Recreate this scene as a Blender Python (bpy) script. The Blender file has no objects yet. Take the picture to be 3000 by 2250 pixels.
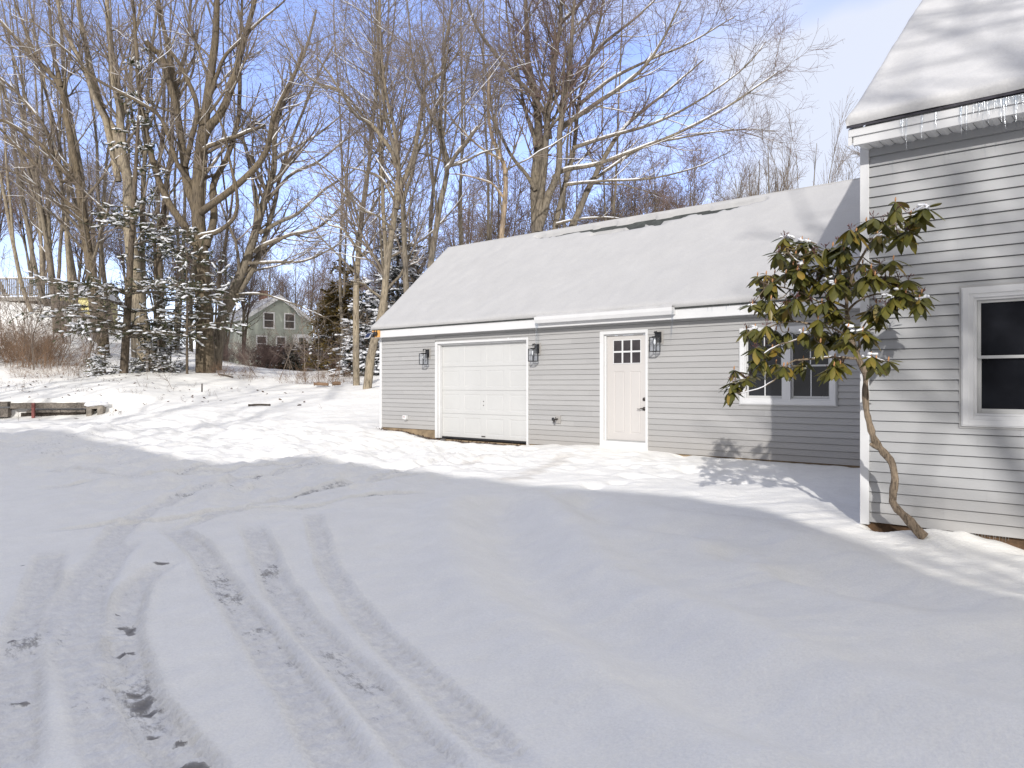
import bpy, math, random
import numpy as np
from mathutils import Vector, Matrix

R = math.radians
scene = bpy.context.scene
COL = scene.collection
rng = np.random.default_rng(7)
random.seed(7)

# ------------------------------------------------------------------ camera frame
YAW = R(41.3)
CA, SA = math.cos(YAW), math.sin(YAW)
F = 2251.0                     # focal length in photo pixels (3000 wide)
CAMZ = 1.5
SUN_H = (-0.538, 0.843)        # horizontal travel of the light
SUN_EL = R(23)


def ray(px, py):
    u = (px - 1500) / F
    v = (1125 - py) / F
    return (u * CA - SA, u * SA + CA, v)


def onY(px, py, Y):
    r = ray(px, py)
    t = Y / r[1]
    return np.array((r[0] * t, Y, CAMZ + r[2] * t))


def onZ(px, py, z):
    r = ray(px, py)
    t = (z - CAMZ) / r[2]
    return np.array((r[0] * t, r[1] * t, z))


def atd(px, py, d):
    r = ray(px, py)
    return np.array((r[0] * d, r[1] * d, CAMZ + r[2] * d))


# ------------------------------------------------------------------ noise
def _hash(ix, iy, seed):
    h = (ix * 374761393 + iy * 668265263 + seed * 974634777) & 0xFFFFFFFF
    h = ((h ^ (h >> 13)) * 1274126177) & 0xFFFFFFFF
    h = h ^ (h >> 16)
    return (h & 0xFFFF) / 65535.0


def vnoise(x, y, seed=0):
    x = np.asarray(x, float)
    y = np.asarray(y, float)
    ix = np.floor(x).astype(np.int64)
    iy = np.floor(y).astype(np.int64)
    fx = x - ix
    fy = y - iy
    fx = fx * fx * fx * (fx * (fx * 6 - 15) + 10)
    fy = fy * fy * fy * (fy * (fy * 6 - 15) + 10)
    a = _hash(ix, iy, seed)
    b = _hash(ix + 1, iy, seed)
    c = _hash(ix, iy + 1, seed)
    d = _hash(ix + 1, iy + 1, seed)
    return (a * (1 - fx) + b * fx) * (1 - fy) + (c * (1 - fx) + d * fx) * fy - 0.5


def fbm(x, y, seed=0, oct=4):
    s = 0
    a = 1.0
    for o in range(oct):
        s = s + a * vnoise(x * 2 ** o + 17.3 * o, y * 2 ** o - 9.1 * o, seed + o)
        a *= 0.5
    return s


def sstep(a, b, x):
    t = np.clip((x - a) / (b - a), 0, 1)
    return t * t * (3 - 2 * t)


# ------------------------------------------------------------------ mesh helpers
def make_mesh(name, V, quads=None, tris=None, mats=(), qmat=None, tmat=None, smooth=True):
    me = bpy.data.meshes.new(name)
    V = np.ascontiguousarray(V, dtype=np.float32)
    nq = 0 if quads is None else len(quads)
    nt = 0 if tris is None else len(tris)
    me.vertices.add(len(V))
    me.vertices.foreach_set('co', V.ravel())
    loops = []
    if nq:
        loops.append(np.asarray(quads, np.int32).ravel())
    if nt:
        loops.append(np.asarray(tris, np.int32).ravel())
    loops = np.concatenate(loops)
    me.loops.add(len(loops))
    me.loops.foreach_set('vertex_index', loops)
    me.polygons.add(nq + nt)
    starts = np.concatenate([np.arange(nq) * 4, nq * 4 + np.arange(nt) * 3]).astype(np.int32)
    me.polygons.foreach_set('loop_start', starts)
    me.polygons.foreach_set('use_smooth', np.full(nq + nt, smooth))
    for m in mats:
        me.materials.append(m)
    if qmat is not None or tmat is not None:
        mi = np.zeros(nq + nt, np.int32)
        if qmat is not None:
            mi[:nq] = qmat
        if tmat is not None:
            mi[nq:] = tmat
        me.polygons.foreach_set('material_index', mi)
    me.update(calc_edges=True)
    me.validate()
    return me


def link(name, me, parent=None):
    o = bpy.data.objects.new(name, me)
    COL.objects.link(o)
    if parent is not None:
        o.parent = parent
    return o


def world_loc(o):
    p = np.zeros(3)
    while o is not None:
        p = p + np.array(o.location)
        o = o.parent
    return p


def tag(o, label=None, cat=None, group=None, kind=None):
    if label:
        o['label'] = label
    if cat:
        o['category'] = cat
    if group:
        o['group'] = group
    if kind:
        o['kind'] = kind
    return o


def thing(name, label, cat, loc, group=None):
    o = bpy.data.objects.new(name, None)
    o.empty_display_size = 0.2
    COL.objects.link(o)
    o.location = tuple(float(a) for a in loc)
    return tag(o, label, cat, group)


class MB:
    """collects boxes, tubes and polygons in world space; build() links them as one mesh"""

    def __init__(self):
        self.v = []
        self.f = []
        self.m = []

    def add(self, vs, fs, mi=0):
        n = len(self.v)
        self.v += [tuple(map(float, p)) for p in vs]
        self.f += [tuple(i + n for i in f) for f in fs]
        self.m += [mi] * len(fs)

    def box(self, x0, x1, y0, y1, z0, z1, mi=0, bev=0.0):
        vs = [(x0, y0, z0), (x1, y0, z0), (x1, y1, z0), (x0, y1, z0), (x0, y0, z1), (x1, y0, z1), (x1, y1, z1), (x0, y1, z1)]
        fs = [(3, 2, 1, 0), (4, 5, 6, 7), (0, 1, 5, 4), (1, 2, 6, 5), (2, 3, 7, 6), (3, 0, 4, 7)]
        self.add(vs, fs, mi)

    def quad(self, a, b, c, d, mi=0):
        self.add([a, b, c, d], [(0, 1, 2, 3)], mi)

    def bar(self, a, b, w, h, up=(0, 0, 1), mi=0):
        a = Vector(a)
        b = Vector(b)
        t = (b - a).normalized()
        s = t.cross(Vector(up)).normalized()
        if s.length < 0.01:
            s = Vector((1, 0, 0))
        n = s.cross(t).normalized()
        vs = []
        for p in (a, b):
            for (i, j) in ((-1, -1), (1, -1), (1, 1), (-1, 1)):
                vs.append(p + s * (i * w / 2) + n * (j * h / 2))
        fs = [(3, 2, 1, 0), (4, 5, 6, 7), (0, 1, 5, 4), (1, 2, 6, 5), (2, 3, 7, 6), (3, 0, 4, 7)]
        self.add(vs, fs, mi)

    def prism(self, poly, axis, a, b, mi=0):
        """poly: 2-D points; axis 'x' -> (y,z), 'y' -> (x,z), 'z' -> (x,y)"""
        n = len(poly)

        def P(p, t):
            return {'x': (t, p[0], p[1]), 'y': (p[0], t, p[1]), 'z': (p[0], p[1], t)}[axis]
        vs = [P(p, a) for p in poly] + [P(p, b) for p in poly]
        fs = [tuple(range(n))[::-1], tuple(range(n, 2 * n))]
        for i in range(n):
            j = (i + 1) % n
            fs.append((i, j, n + j, n + i))
        self.add(vs, fs, mi)

    def tube(self, pts, rad, k=8, mi=0, cap=True):
        pts = np.array(pts, float)
        rad = np.full(len(pts), rad) if np.isscalar(rad) else np.array(rad, float)
        V, Q = tubes(pts[None], rad[None], k)
        fs = [tuple(q) for q in Q]
        if cap:
            n = len(pts)
            fs.append(tuple(range(k))[::-1])
            fs.append(tuple(range((n - 1) * k, n * k)))
        self.add(V, fs, mi)

    def lathe(self, c, prof, k=16, mi=0, axis='z'):
        vs = []
        for (r, h) in prof:
            for i in range(k):
                a = 2 * math.pi * i / k
                if axis == 'z':
                    vs.append((c[0] + r * math.cos(a), c[1] + r * math.sin(a), c[2] + h))
                else:
                    vs.append((c[0] + r * math.cos(a), c[1] + h, c[2] + r * math.sin(a)))
        fs = []
        n = len(prof)
        for j in range(n - 1):
            for i in range(k):
                i2 = (i + 1) % k
                fs.append((j * k + i, j * k + i2, (j + 1) * k + i2, (j + 1) * k + i))
        fs.append(tuple(range(k))[::-1])
        fs.append(tuple(range((n - 1) * k, n * k)))
        self.add(vs, fs, mi)

    def build(self, name, mats, parent=None, smooth=False, bevel=0):
        if not isinstance(mats, (list, tuple)):
            mats = [mats]
        off = world_loc(parent) if parent is not None else np.zeros(3)
        me = bpy.data.meshes.new(name)
        me.from_pydata([tuple(np.array(p) - off) for p in self.v], [], self.f)
        for m in mats:
            me.materials.append(m)
        me.polygons.foreach_set('material_index', np.array(self.m, np.int32))
        me.polygons.foreach_set('use_smooth', np.full(len(self.f), smooth))
        import bmesh
        bm = bmesh.new()
        bm.from_mesh(me)
        bmesh.ops.recalc_face_normals(bm, faces=bm.faces)
        bm.to_mesh(me)
        bm.free()
        me.update()
        o = link(name, me, parent)
        if bevel:
            md = o.modifiers.new('bevel', 'BEVEL')
            md.width = bevel
            md.segments = 2
            md.limit_method = 'ANGLE'
        return o


def tubes(P, Rd, k):
    """P (B,n,3), Rd (B,n) -> verts, quads"""
    B, n, _ = P.shape
    T = np.empty_like(P)
    T[:, 1:-1] = P[:, 2:] - P[:, :-2]
    T[:, 0] = P[:, 1] - P[:, 0]
    T[:, -1] = P[:, -1] - P[:, -2]
    T /= np.maximum(np.linalg.norm(T, axis=2, keepdims=True), 1e-9)
    mean = P[:, -1] - P[:, 0]
    ref = np.where((np.abs(mean[:, 2:3]) > 0.75 * np.linalg.norm(mean, axis=1, keepdims=True)), np.array([[0.93, 0.37, 0.0]]), np.array([[0.0, 0.0, 1.0]]))
    ref = np.repeat(ref[:, None, :], n, axis=1)
    S = np.cross(T, ref)
    S /= np.maximum(np.linalg.norm(S, axis=2, keepdims=True), 1e-6)
    N = np.cross(S, T)
    ang = np.arange(k) * 2 * math.pi / k
    ca = np.cos(ang)[None, None, :, None]
    sa = np.sin(ang)[None, None, :, None]
    V = P[:, :, None, :] + Rd[:, :, None, None] * (ca * S[:, :, None, :] + sa * N[:, :, None, :])
    idx = np.arange(B * n * k).reshape(B, n, k)
    a = idx[:, :-1, :]
    b = np.roll(idx, -1, axis=2)[:, :-1, :]
    c = np.roll(idx, -1, axis=2)[:, 1:, :]
    d = idx[:, 1:, :]
    Q = np.stack([a, b, c, d], axis=-1).reshape(-1, 4)
    return V.reshape(-1, 3), Q


class Geo:
    """numpy geometry accumulator"""

    def __init__(self):
        self.V = []
        self.Q = []
        self.T = []
        self.qm = []
        self.tm = []
        self.n = 0

    def add(self, V, Q=None, T=None, mi=0):
        V = np.asarray(V).reshape(-1, 3)
        if Q is not None and len(Q):
            self.Q.append(np.asarray(Q) + self.n)
            self.qm.append(np.full(len(Q), mi))
        if T is not None and len(T):
            self.T.append(np.asarray(T) + self.n)
            self.tm.append(np.full(len(T), mi))
        self.V.append(V)
        self.n += len(V)

    def mesh(self, name, mats, off=(0, 0, 0), smooth=True):
        V = np.concatenate(self.V) - np.array(off)
        Q = np.concatenate(self.Q) if self.Q else None
        T = np.concatenate(self.T) if self.T else None
        return make_mesh(name, V, Q, T, mats, np.concatenate(self.qm) if self.qm else None, np.concatenate(self.tm) if self.tm else None, smooth)

    def build(self, name, mats, parent=None, smooth=True):
        if not isinstance(mats, (list, tuple)):
            mats = [mats]
        off = world_loc(parent) if parent is not None else (0, 0, 0)
        return link(name, self.mesh(name, mats, off, smooth), parent)


# ------------------------------------------------------------------ materials
def new_mat(name):
    m = bpy.data.materials.new(name)
    m.use_nodes = True
    nt = m.node_tree
    nt.nodes.clear()
    out = nt.nodes.new('ShaderNodeOutputMaterial')
    b = nt.nodes.new('ShaderNodeBsdfPrincipled')
    nt.links.new(b.outputs[0], out.inputs[0])
    return m, nt, b


def N(nt, t, **kw):
    n = nt.nodes.new(t)
    for k, v in kw.items():
        if k in n.inputs:
            n.inputs[k].default_value = v
        else:
            setattr(n, k, v)
    return n


def coords(nt, scale=(1, 1, 1), kind='Object'):
    tc = N(nt, 'ShaderNodeTexCoord')
    mp = N(nt, 'ShaderNodeMapping')
    mp.inputs['Scale'].default_value = scale
    nt.links.new(tc.outputs[kind], mp.inputs[0])
    return mp.outputs[0]


def ramp(nt, fac, stops):
    r = N(nt, 'ShaderNodeValToRGB')
    el = r.color_ramp.elements
    while len(el) < len(stops):
        el.new(0.5)
    for e, (p, c) in zip(el, stops):
        e.position = p
        e.color = c if len(c) == 4 else (*c, 1)
    nt.links.new(fac, r.inputs[0])
    return r.outputs[0]


def noise(nt, vec, scale, detail=4, rough=0.55, dist=0.0):
    n = N(nt, 'ShaderNodeTexNoise')
    n.inputs['Scale'].default_value = scale
    n.inputs['Detail'].default_value = detail
    n.inputs['Roughness'].default_value = rough
    n.inputs['Distortion'].default_value = dist
    nt.links.new(vec, n.inputs['Vector'])
    return n.outputs[0]


def bump(nt, b, h, strength, dist):
    bp = N(nt, 'ShaderNodeBump')
    bp.inputs['Strength'].default_value = strength
    bp.inputs['Distance'].default_value = dist
    nt.links.new(h, bp.inputs['Height'])
    nt.links.new(bp.outputs[0], b.inputs['Normal'])
    return bp


def mixc(nt, fac, a, b):
    m = N(nt, 'ShaderNodeMix', data_type='RGBA')
    for s, v in ((m.inputs[6], a), (m.inputs[7], b)):
        if isinstance(v, tuple):
            s.default_value = v if len(v) == 4 else (*v, 1)
        else:
            nt.links.new(v, s)
    if isinstance(fac, (int, float)):
        m.inputs[0].default_value = fac
    else:
        nt.links.new(fac, m.inputs[0])
    return m.outputs[2]


def math_(nt, op, a, b=None, c=None, clamp=False):
    m = N(nt, 'ShaderNodeMath', operation=op)
    m.use_clamp = clamp
    for i, v in enumerate((a, b, c)):
        if v is None:
            continue
        if isinstance(v, (int, float)):
            m.inputs[i].default_value = v
        else:
            nt.links.new(v, m.inputs[i])
    return m.outputs[0]


def simple(name, c, rough=0.6, var=0.12, scale=6.0, stretch=(1, 1, 1), bmp=0.0, bscale=40.0, metal=0.0, spec=0.5, streak=None):
    m, nt, b = new_mat(name)
    v = coords(nt, stretch)
    n = noise(nt, v, scale, 5)
    lo = tuple(x * (1 - var) for x in c)
    hi = tuple(min(1, x * (1 + var)) for x in c)
    if 'siding' in name:
        geo = N(nt, 'ShaderNodeNewGeometry')
        n = math_(nt, 'ADD', math_(nt, 'MULTIPLY', n, .6), math_(nt, 'MULTIPLY', geo.outputs['Random Per Island'], .4))
    col = ramp(nt, n, [(0.3, lo), (0.7, hi)])
    if 'siding' in name:
        sx = N(nt, 'ShaderNodeSeparateXYZ')
        tcs = N(nt, 'ShaderNodeTexCoord')
        nt.links.new(tcs.outputs['Object'], sx.inputs[0])
        mr = N(nt, 'ShaderNodeMapRange')
        nt.links.new(sx.outputs[2], mr.inputs[0])
        mr.inputs[1].default_value = 0.50
        mr.inputs[2].default_value = -0.05
        ds = math_(nt, 'MULTIPLY', mr.outputs[0], math_(nt, 'MULTIPLY', noise(nt, tcs.outputs['Object'], 2.2, 6, 0.7), 0.5))
        col = mixc(nt, ds, col, (0.27, 0.225, 0.17))
    nt.links.new(col, b.inputs['Base Color'])
    b.inputs['Roughness'].default_value = rough
    b.inputs['Metallic'].default_value = metal
    b.inputs['Specular IOR Level'].default_value = spec
    if bmp:
        bump(nt, b, noise(nt, v, bscale, 5), bmp, 0.01)
    return m


def snow_mat(name, c, attr=None, bump_s=0.35, fine=55.0, coarse=6.0):
    m, nt, b = new_mat(name)
    v = coords(nt)
    n1 = noise(nt, v, coarse, 6, 0.6)
    n2 = noise(nt, v, fine, 3, 0.6)
    col = ramp(nt, n1, [(0.25, tuple(x * 0.95 for x in c)), (0.75, tuple(min(0.95, x * 1.03) for x in c))])
    if attr:
        at = N(nt, 'ShaderNodeAttribute', attribute_name='dirt')
        tcx = N(nt, 'ShaderNodeTexCoord')
        mpx = N(nt, 'ShaderNodeMapping')
        mpx.inputs['Rotation'].default_value = (0, 0, -YAW - 0.15)
        mpx.inputs['Scale'].default_value = (0.55, 1.5, 1)
        nt.links.new(tcx.outputs['Object'], mpx.inputs[0])
        n3 = noise(nt, mpx.outputs[0], 14.0, 6, 0.7)
        n4 = noise(nt, mpx.outputs[0], 60.0, 3, 0.7)
        at3 = N(nt, 'ShaderNodeAttribute', attribute_name='pack')
        pf = math_(nt, 'MULTIPLY', at3.outputs['Fac'], ramp(nt, n3, [(0.35, (0.15, 0.15, 0.15)), (0.62, (0.75, 0.75, 0.75))]))
        col = mixc(nt, pf, col, (0.70, 0.69, 0.68))
        k = math_(nt, 'ADD', math_(nt, 'MULTIPLY', n3, 0.75), math_(nt, 'MULTIPLY', n4, 0.35))
        th = math_(nt, 'SUBTRACT', 1.05, at.outputs['Fac'])
        f = math_(nt, 'MULTIPLY', math_(nt, 'SUBTRACT', k, th), 7.0, clamp=True)
        f = math_(nt, 'MULTIPLY', f, math_(nt, 'MULTIPLY_ADD', at.outputs['Fac'], 0.9, 0.12, clamp=True))
        dcol = ramp(nt, n4, [(0.3, (0.045, 0.043, 0.045)), (0.7, (0.14, 0.125, 0.11))])
        col = mixc(nt, f, col, dcol)
        at2 = N(nt, 'ShaderNodeAttribute', attribute_name='tint')
        f2 = math_(nt, 'MULTIPLY', at2.outputs['Fac'], math_(nt, 'MULTIPLY', n3, 0.5))
        col = mixc(nt, f2, col, (0.40, 0.35, 0.29))
    sp = ramp(nt, noise(nt, v, fine * 1.5, 4, 0.8), [(0.30, (0.90, 0.90, 0.91)), (0.66, (1.03, 1.03, 1.03))])
    mg = N(nt, 'ShaderNodeMix', data_type='RGBA', blend_type='MULTIPLY')
    mg.inputs[0].default_value = 1
    nt.links.new(col, mg.inputs[6])
    nt.links.new(sp, mg.inputs[7])
    col = mg.outputs[2]
    nt.links.new(col, b.inputs['Base Color'])
    b.inputs['Roughness'].default_value = 0.75
    b.inputs['Specular IOR Level'].default_value = 0.25
    h = math_(nt, 'ADD', math_(nt, 'MULTIPLY', n1, 1.0), math_(nt, 'MULTIPLY', n2, 0.18))
    bump(nt, b, h, bump_s, 0.05)
    return m


def bark_mat(name, c, rough_sc=1.0, lichen=None):
    m, nt, b = new_mat(name)
    v = coords(nt, (9 * rough_sc, 9 * rough_sc, 1.6 * rough_sc))
    v2 = coords(nt, (1, 1, 1))
    n = noise(nt, v, 2.2, 6, 0.65)
    big = noise(nt, v2, 0.9, 3)
    col = ramp(nt, n, [(0.32, tuple(x * 0.28 for x in c)), (0.5, c), (0.72, tuple(x * 1.45 for x in c))])
    tint = ramp(nt, big, [(0.35, (0.75, 0.75, 0.78)), (0.65, (1.1, 1.08, 1.02))])
    mx = N(nt, 'ShaderNodeMix', data_type='RGBA', blend_type='MULTIPLY')
    mx.inputs[0].default_value = 1
    nt.links.new(col, mx.inputs[6])
    nt.links.new(tint, mx.inputs[7])
    nt.links.new(mx.outputs[2], b.inputs['Base Color'])
    b.inputs['Roughness'].default_value = 0.9
    b.inputs['Specular IOR Level'].default_value = 0.15
    bump(nt, b, n, 0.9, 0.03)
    return m


def foliage_mat(name, stops, trans=0.15, rough=0.5, scale=3.0):
    m, nt, b = new_mat(name)
    oi = N(nt, 'ShaderNodeNewGeometry')
    v = coords(nt)
    n = noise(nt, v, scale, 3)
    k = math_(nt, 'ADD', math_(nt, 'MULTIPLY', n, 0.55), math_(nt, 'MULTIPLY', oi.outputs['Random Per Island'], 0.45))
    col = ramp(nt, k, stops)
    nt.links.new(col, b.inputs['Base Color'])
    b.inputs['Roughness'].default_value = rough
    b.inputs['Specular IOR Level'].default_value = 0.35
    if trans:
        tr = N(nt, 'ShaderNodeBsdfTranslucent')
        nt.links.new(col, tr.inputs[0])
        ms = N(nt, 'ShaderNodeMixShader')
        ms.inputs[0].default_value = trans
        out = [x for x in nt.nodes if x.type == 'OUTPUT_MATERIAL'][0]
        nt.links.new(b.outputs[0], ms.inputs[1])
        nt.links.new(tr.outputs[0], ms.inputs[2])
        nt.links.new(ms.outputs[0], out.inputs[0])
    return m


def glass_dark(name, c=(0.012, 0.013, 0.016), rough=0.04):
    m, nt, b = new_mat(name)
    v = coords(nt)
    n = noise(nt, v, 2.5, 3)
    col = ramp(nt, n, [(0.3, tuple(x * 0.6 for x in c)), (0.7, tuple(x * 1.6 for x in c))])
    nt.links.new(col, b.inputs['Base Color'])
    b.inputs['Roughness'].default_value = rough
    b.inputs['Specular IOR Level'].default_value = 0.35
    bump(nt, b, noise(nt, v, 1.3, 2), 0.03, 0.05)
    return m


def clear_mat(name, tint=(0.95, 0.97, 1.0), gloss=0.12, rough=0.03):
    m, nt, b = new_mat(name)
    out = [x for x in nt.nodes if x.type == 'OUTPUT_MATERIAL'][0]
    t = N(nt, 'ShaderNodeBsdfTransparent')
    t.inputs[0].default_value = (*tint, 1)
    g = N(nt, 'ShaderNodeBsdfGlossy')
    g.inputs['Roughness'].default_value = rough
    ms = N(nt, 'ShaderNodeMixShader')
    ms.inputs[0].default_value = gloss
    nt.links.new(t.outputs[0], ms.inputs[1])
    nt.links.new(g.outputs[0], ms.inputs[2])
    nt.links.new(ms.outputs[0], out.inputs[0])
    nt.nodes.remove(b)
    return m


M = {}
M['ground'] = snow_mat('snow_on_the_ground', (0.89, 0.875, 0.83), attr=True, bump_s=0.6, fine=45.0, coarse=3.2)
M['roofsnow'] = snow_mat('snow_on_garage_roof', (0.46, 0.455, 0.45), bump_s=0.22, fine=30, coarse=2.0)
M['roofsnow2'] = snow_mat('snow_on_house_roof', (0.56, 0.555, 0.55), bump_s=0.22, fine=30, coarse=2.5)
M['snow'] = snow_mat('snow_on_branches', (0.80, 0.81, 0.84), bump_s=0.3)
M['siding'] = simple('grey_vinyl_siding', (0.355, 0.350, 0.343), 0.55, 0.05, 1.2, (1, 1, 3), 0.04, 30)
M['siding2'] = simple('grey_vinyl_siding_house', (0.372, 0.375, 0.378), 0.55, 0.045, 1.2, (1, 1, 3), 0.04, 30)
M['white'] = simple('white_trim', (0.62, 0.62, 0.62), 0.45, 0.04, 3, (1, 1, 1), 0.03, 40)
M['door_white'] = simple('white_garage_door', (0.50, 0.50, 0.49), 0.45, 0.03, 1.5, (1, 1, 1), 0.03, 60)
M['door_cream'] = simple('cream_primer_door', (0.50, 0.478, 0.458), 0.5, 0.04, 1.5, (1, 1, 0.3))
M['vinyl'] = simple('window_vinyl', (0.50, 0.50, 0.49), 0.4, 0.05, 4)
M['sash'] = simple('sash_grey', (0.42, 0.42, 0.41), 0.4, 0.1, 6)
M['glass'] = glass_dark('dark_window_glass')
M['pane'] = glass_dark('patterned_door_glass', (0.035, 0.03, 0.033), 0.12)
M['black'] = simple('black_metal', (0.012, 0.012, 0.014), 0.4, 0.2, 20)
M['clear'] = clear_mat('lantern_glass')
M['ice'] = clear_mat('ice', (0.93, 0.95, 0.97), 0.14, 0.15)
M['bulb'] = simple('white_bulb', (0.8, 0.8, 0.78), 0.2, 0.03, 8)
M['shingle'] = simple('dark_shingle', (0.045, 0.042, 0.052), 0.9, 0.45, 9, (1, 1, 1), 0.5, 60)
M['shingle_g'] = simple('dark_green_grey_shingle', (0.050, 0.055, 0.052), 0.9, 0.4, 9, (1, 1, 1), 0.5, 60)
M['wood_edge'] = simple('bare_wood_edge', (0.36, 0.25, 0.17), 0.8, 0.3, 5, (1, 8, 8))
M['concrete'] = simple('stained_concrete', (0.27, 0.20, 0.125), 0.9, 0.45, 3.5, (1, 1, 1), 0.5, 25)
M['soil'] = simple('brown_soil', (0.11, 0.065, 0.035), 0.95, 0.55, 10, (1, 1, 1), 0.8, 30)
M['handle'] = simple('dark_bronze', (0.07, 0.06, 0.055), 0.35, 0.2, 20, metal=0.7)
M['orange'] = simple('orange_wood_block', (0.62, 0.33, 0.10), 0.7, 0.15, 6)
M['panel'] = simple('solar_cell', (0.012, 0.018, 0.05), 0.15, 0.25, 30)
M['lens'] = simple('camera_lens', (0.5, 0.5, 0.52), 0.1, 0.05, 20)
M['red'] = simple('faded_red_paint', (0.24, 0.085, 0.075), 0.8, 0.4, 9, (1, 1, 1), 0.4, 40)
M['timber'] = simple('weathered_timber', (0.155, 0.135, 0.115), 0.9, 0.55, 4, (0.35, 6, 6), 0.9, 12)
M['timber_dark'] = simple('rotten_timber', (0.05, 0.04, 0.032), 0.95, 0.5, 5, (1, 4, 4), 0.8, 20)
M['block'] = simple('grey_concrete_block', (0.22, 0.195, 0.165), 0.9, 0.3, 8, (1, 1, 1), 0.6, 60)
M['bark'] = bark_mat('maple_bark', (0.150, 0.122, 0.088))
M['bark_pale'] = bark_mat('pale_bark', (0.280, 0.238, 0.178))
M['bark_grey'] = bark_mat('grey_bark', (0.195, 0.168, 0.132))
M['bark_snag'] = bark_mat('peeled_snag_bark', (0.34, 0.265, 0.19), 0.7)
M['bark_dark'] = bark_mat('dark_bark', (0.13, 0.105, 0.08))
M['limb'] = bark_mat('limb_bark', (0.200, 0.170, 0.134), 1.8)
M['twig'] = simple('twig', (0.205, 0.165, 0.135), 0.85, 0.3, 1.2)
M['twig_red'] = simple('reddish_twig', (0.165, 0.112, 0.097), 0.85, 0.3, 1.2)
M['brush'] = simple('brown_brush', (0.21, 0.135, 0.085), 0.9, 0.4, 1.5)
M['weed'] = simple('dead_weed', (0.15, 0.115, 0.085), 0.9, 0.4, 3)
M['needle'] = foliage_mat('conifer_needles', [(0.2, (0.035, 0.045, 0.024)), (0.55, (0.075, 0.085, 0.04)), (0.85, (0.14, 0.135, 0.06))], 0.1, 0.7, 1.2)
M['spruce'] = foliage_mat('dark_spruce_needles', [(0.2, (0.014, 0.020, 0.018)), (0.55, (0.028, 0.036, 0.030)), (0.85, (0.05, 0.058, 0.045))], 0.08, 0.7, 1.2)
M['cedar'] = foliage_mat('golden_cedar', [(0.2, (0.08, 0.065, 0.024)), (0.5, (0.21, 0.155, 0.05)), (0.85, (0.36, 0.25, 0.09))], 0.15, 0.7, 0.9)
M['rhodo'] = foliage_mat('rhododendron_leaf', [(0.15, (0.034, 0.040, 0.010)), (0.40, (0.085, 0.085, 0.018)), (0.62, (0.15, 0.132, 0.027)), (0.82, (0.26, 0.165, 0.03))], 0.12, 0.42, 5.0)
M['bud'] = simple('flower_bud', (0.42, 0.21, 0.09), 0.6, 0.3, 30)
M['capsule'] = simple('seed_capsule', (0.13, 0.05, 0.045), 0.7, 0.4, 30)
M['rh_bark'] = bark_mat('rhododendron_bark', (0.26, 0.205, 0.15), 2.5)
M['deadleaf'] = simple('dead_leaf', (0.085, 0.052, 0.035), 0.9, 0.5, 4)
M['green'] = simple('sage_green_clapboard', (0.43, 0.455, 0.385), 0.7, 0.08, 1.0, (1, 1, 4))
M['roofgrey'] = simple('snow_dusted_shingle', (0.62, 0.62, 0.64), 0.9, 0.18, 1.3)
M['brick'] = simple('red_brick', (0.21, 0.11, 0.075), 0.9, 0.3, 8)
M['wingwhite'] = simple('white_clapboard', (0.78, 0.77, 0.75), 0.7, 0.06, 1.0, (1, 1, 4))
M['winhouse'] = simple('dark_brown_window', (0.10, 0.085, 0.075), 0.3, 0.3, 2)  # dark brown tone for the far windows and door
M['yellow'] = simple('yellow_clapboard', (0.60, 0.54, 0.25), 0.7, 0.08, 1.0, (1, 1, 4))
M['deck'] = simple('weathered_deck', (0.23, 0.215, 0.195), 0.85, 0.25, 3, (1, 1, 5))
M['darkhouse'] = simple('brown_clapboard', (0.09, 0.075, 0.065), 0.8, 0.2, 1.0)

# ------------------------------------------------------------------ terrain
CP = []
for d_, z_ in ((-14, 0), (-4, 0), (2, 0), (4.5, 0.0), (7, 0.03)):
    for u_ in (-0.8, -0.45, -0.1, 0.25, 0.6):
        dd = max(d_, 2)
        CP.append(((u_ * dd) * CA - d_ * SA, (u_ * dd) * SA + d_ * CA, z_))


def cp_px(px, py, d):
    CP.append(tuple(atd(px, py, d)))


def cp_z(px, d, z):
    p = atd(px, 1125, d)
    CP.append((p[0], p[1], z))


for px_ in (-300, 0):
    for d_, z_ in ((10, .08), (16, .18), (20, .25), (25.4, .40), (27, .60), (32, 1.42), (38, 2.6), (42, 3.3)):
        cp_z(px_, d_, z_)
for a in ((0, 905, 47), (150, 905, 47), (-200, 895, 47), (250, 965, 47), (330, 1022, 47), (430, 1060, 47), (200, 1000, 43), (80, 985, 43)):
    cp_px(*a)
for px_ in (120, 230, 310):
    for d_, z_ in ((22, .33), (25.2, .38)):
        cp_z(px_, d_, z_)
for px_, lst in ((400, ((10, .08), (16, .2), (22, .45), (26, .75), (30, 1.17), (34, 1.95), (40, 2.55))),
                 (600, ((12, .1), (20, .33), (24, .7), (29, 1.18), (36, 2.05), (45, 2.6), (70, 3.3))),
                 (800, ((16, .2), (20, .4), (24, .7), (29, 1.18), (33, 1.55), (38, 1.95), (50, 2.4), (75, 3.37))),
                 (1050, ((14, .18), (19.3, .36), (24, .75), (28, 1.19), (32, 1.5), (38, 1.88), (50, 2.3), (75, 3.2)))):
    for d_, z_ in lst:
        cp_z(px_, d_, z_)
CP += [(-10, 20, 1.1), (-3, 20, 1.2), (3, 22, 1.3), (0, 32, 2.2), (-12, 38, 2.5), (20, 40, 3.0), (12, 20, 1.2), (15, 8, 0.1), (-20, 60, 3.2), (20, 70, 3.4), (-60, 60, 4.2), (-70, 30, 6.0)]
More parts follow.
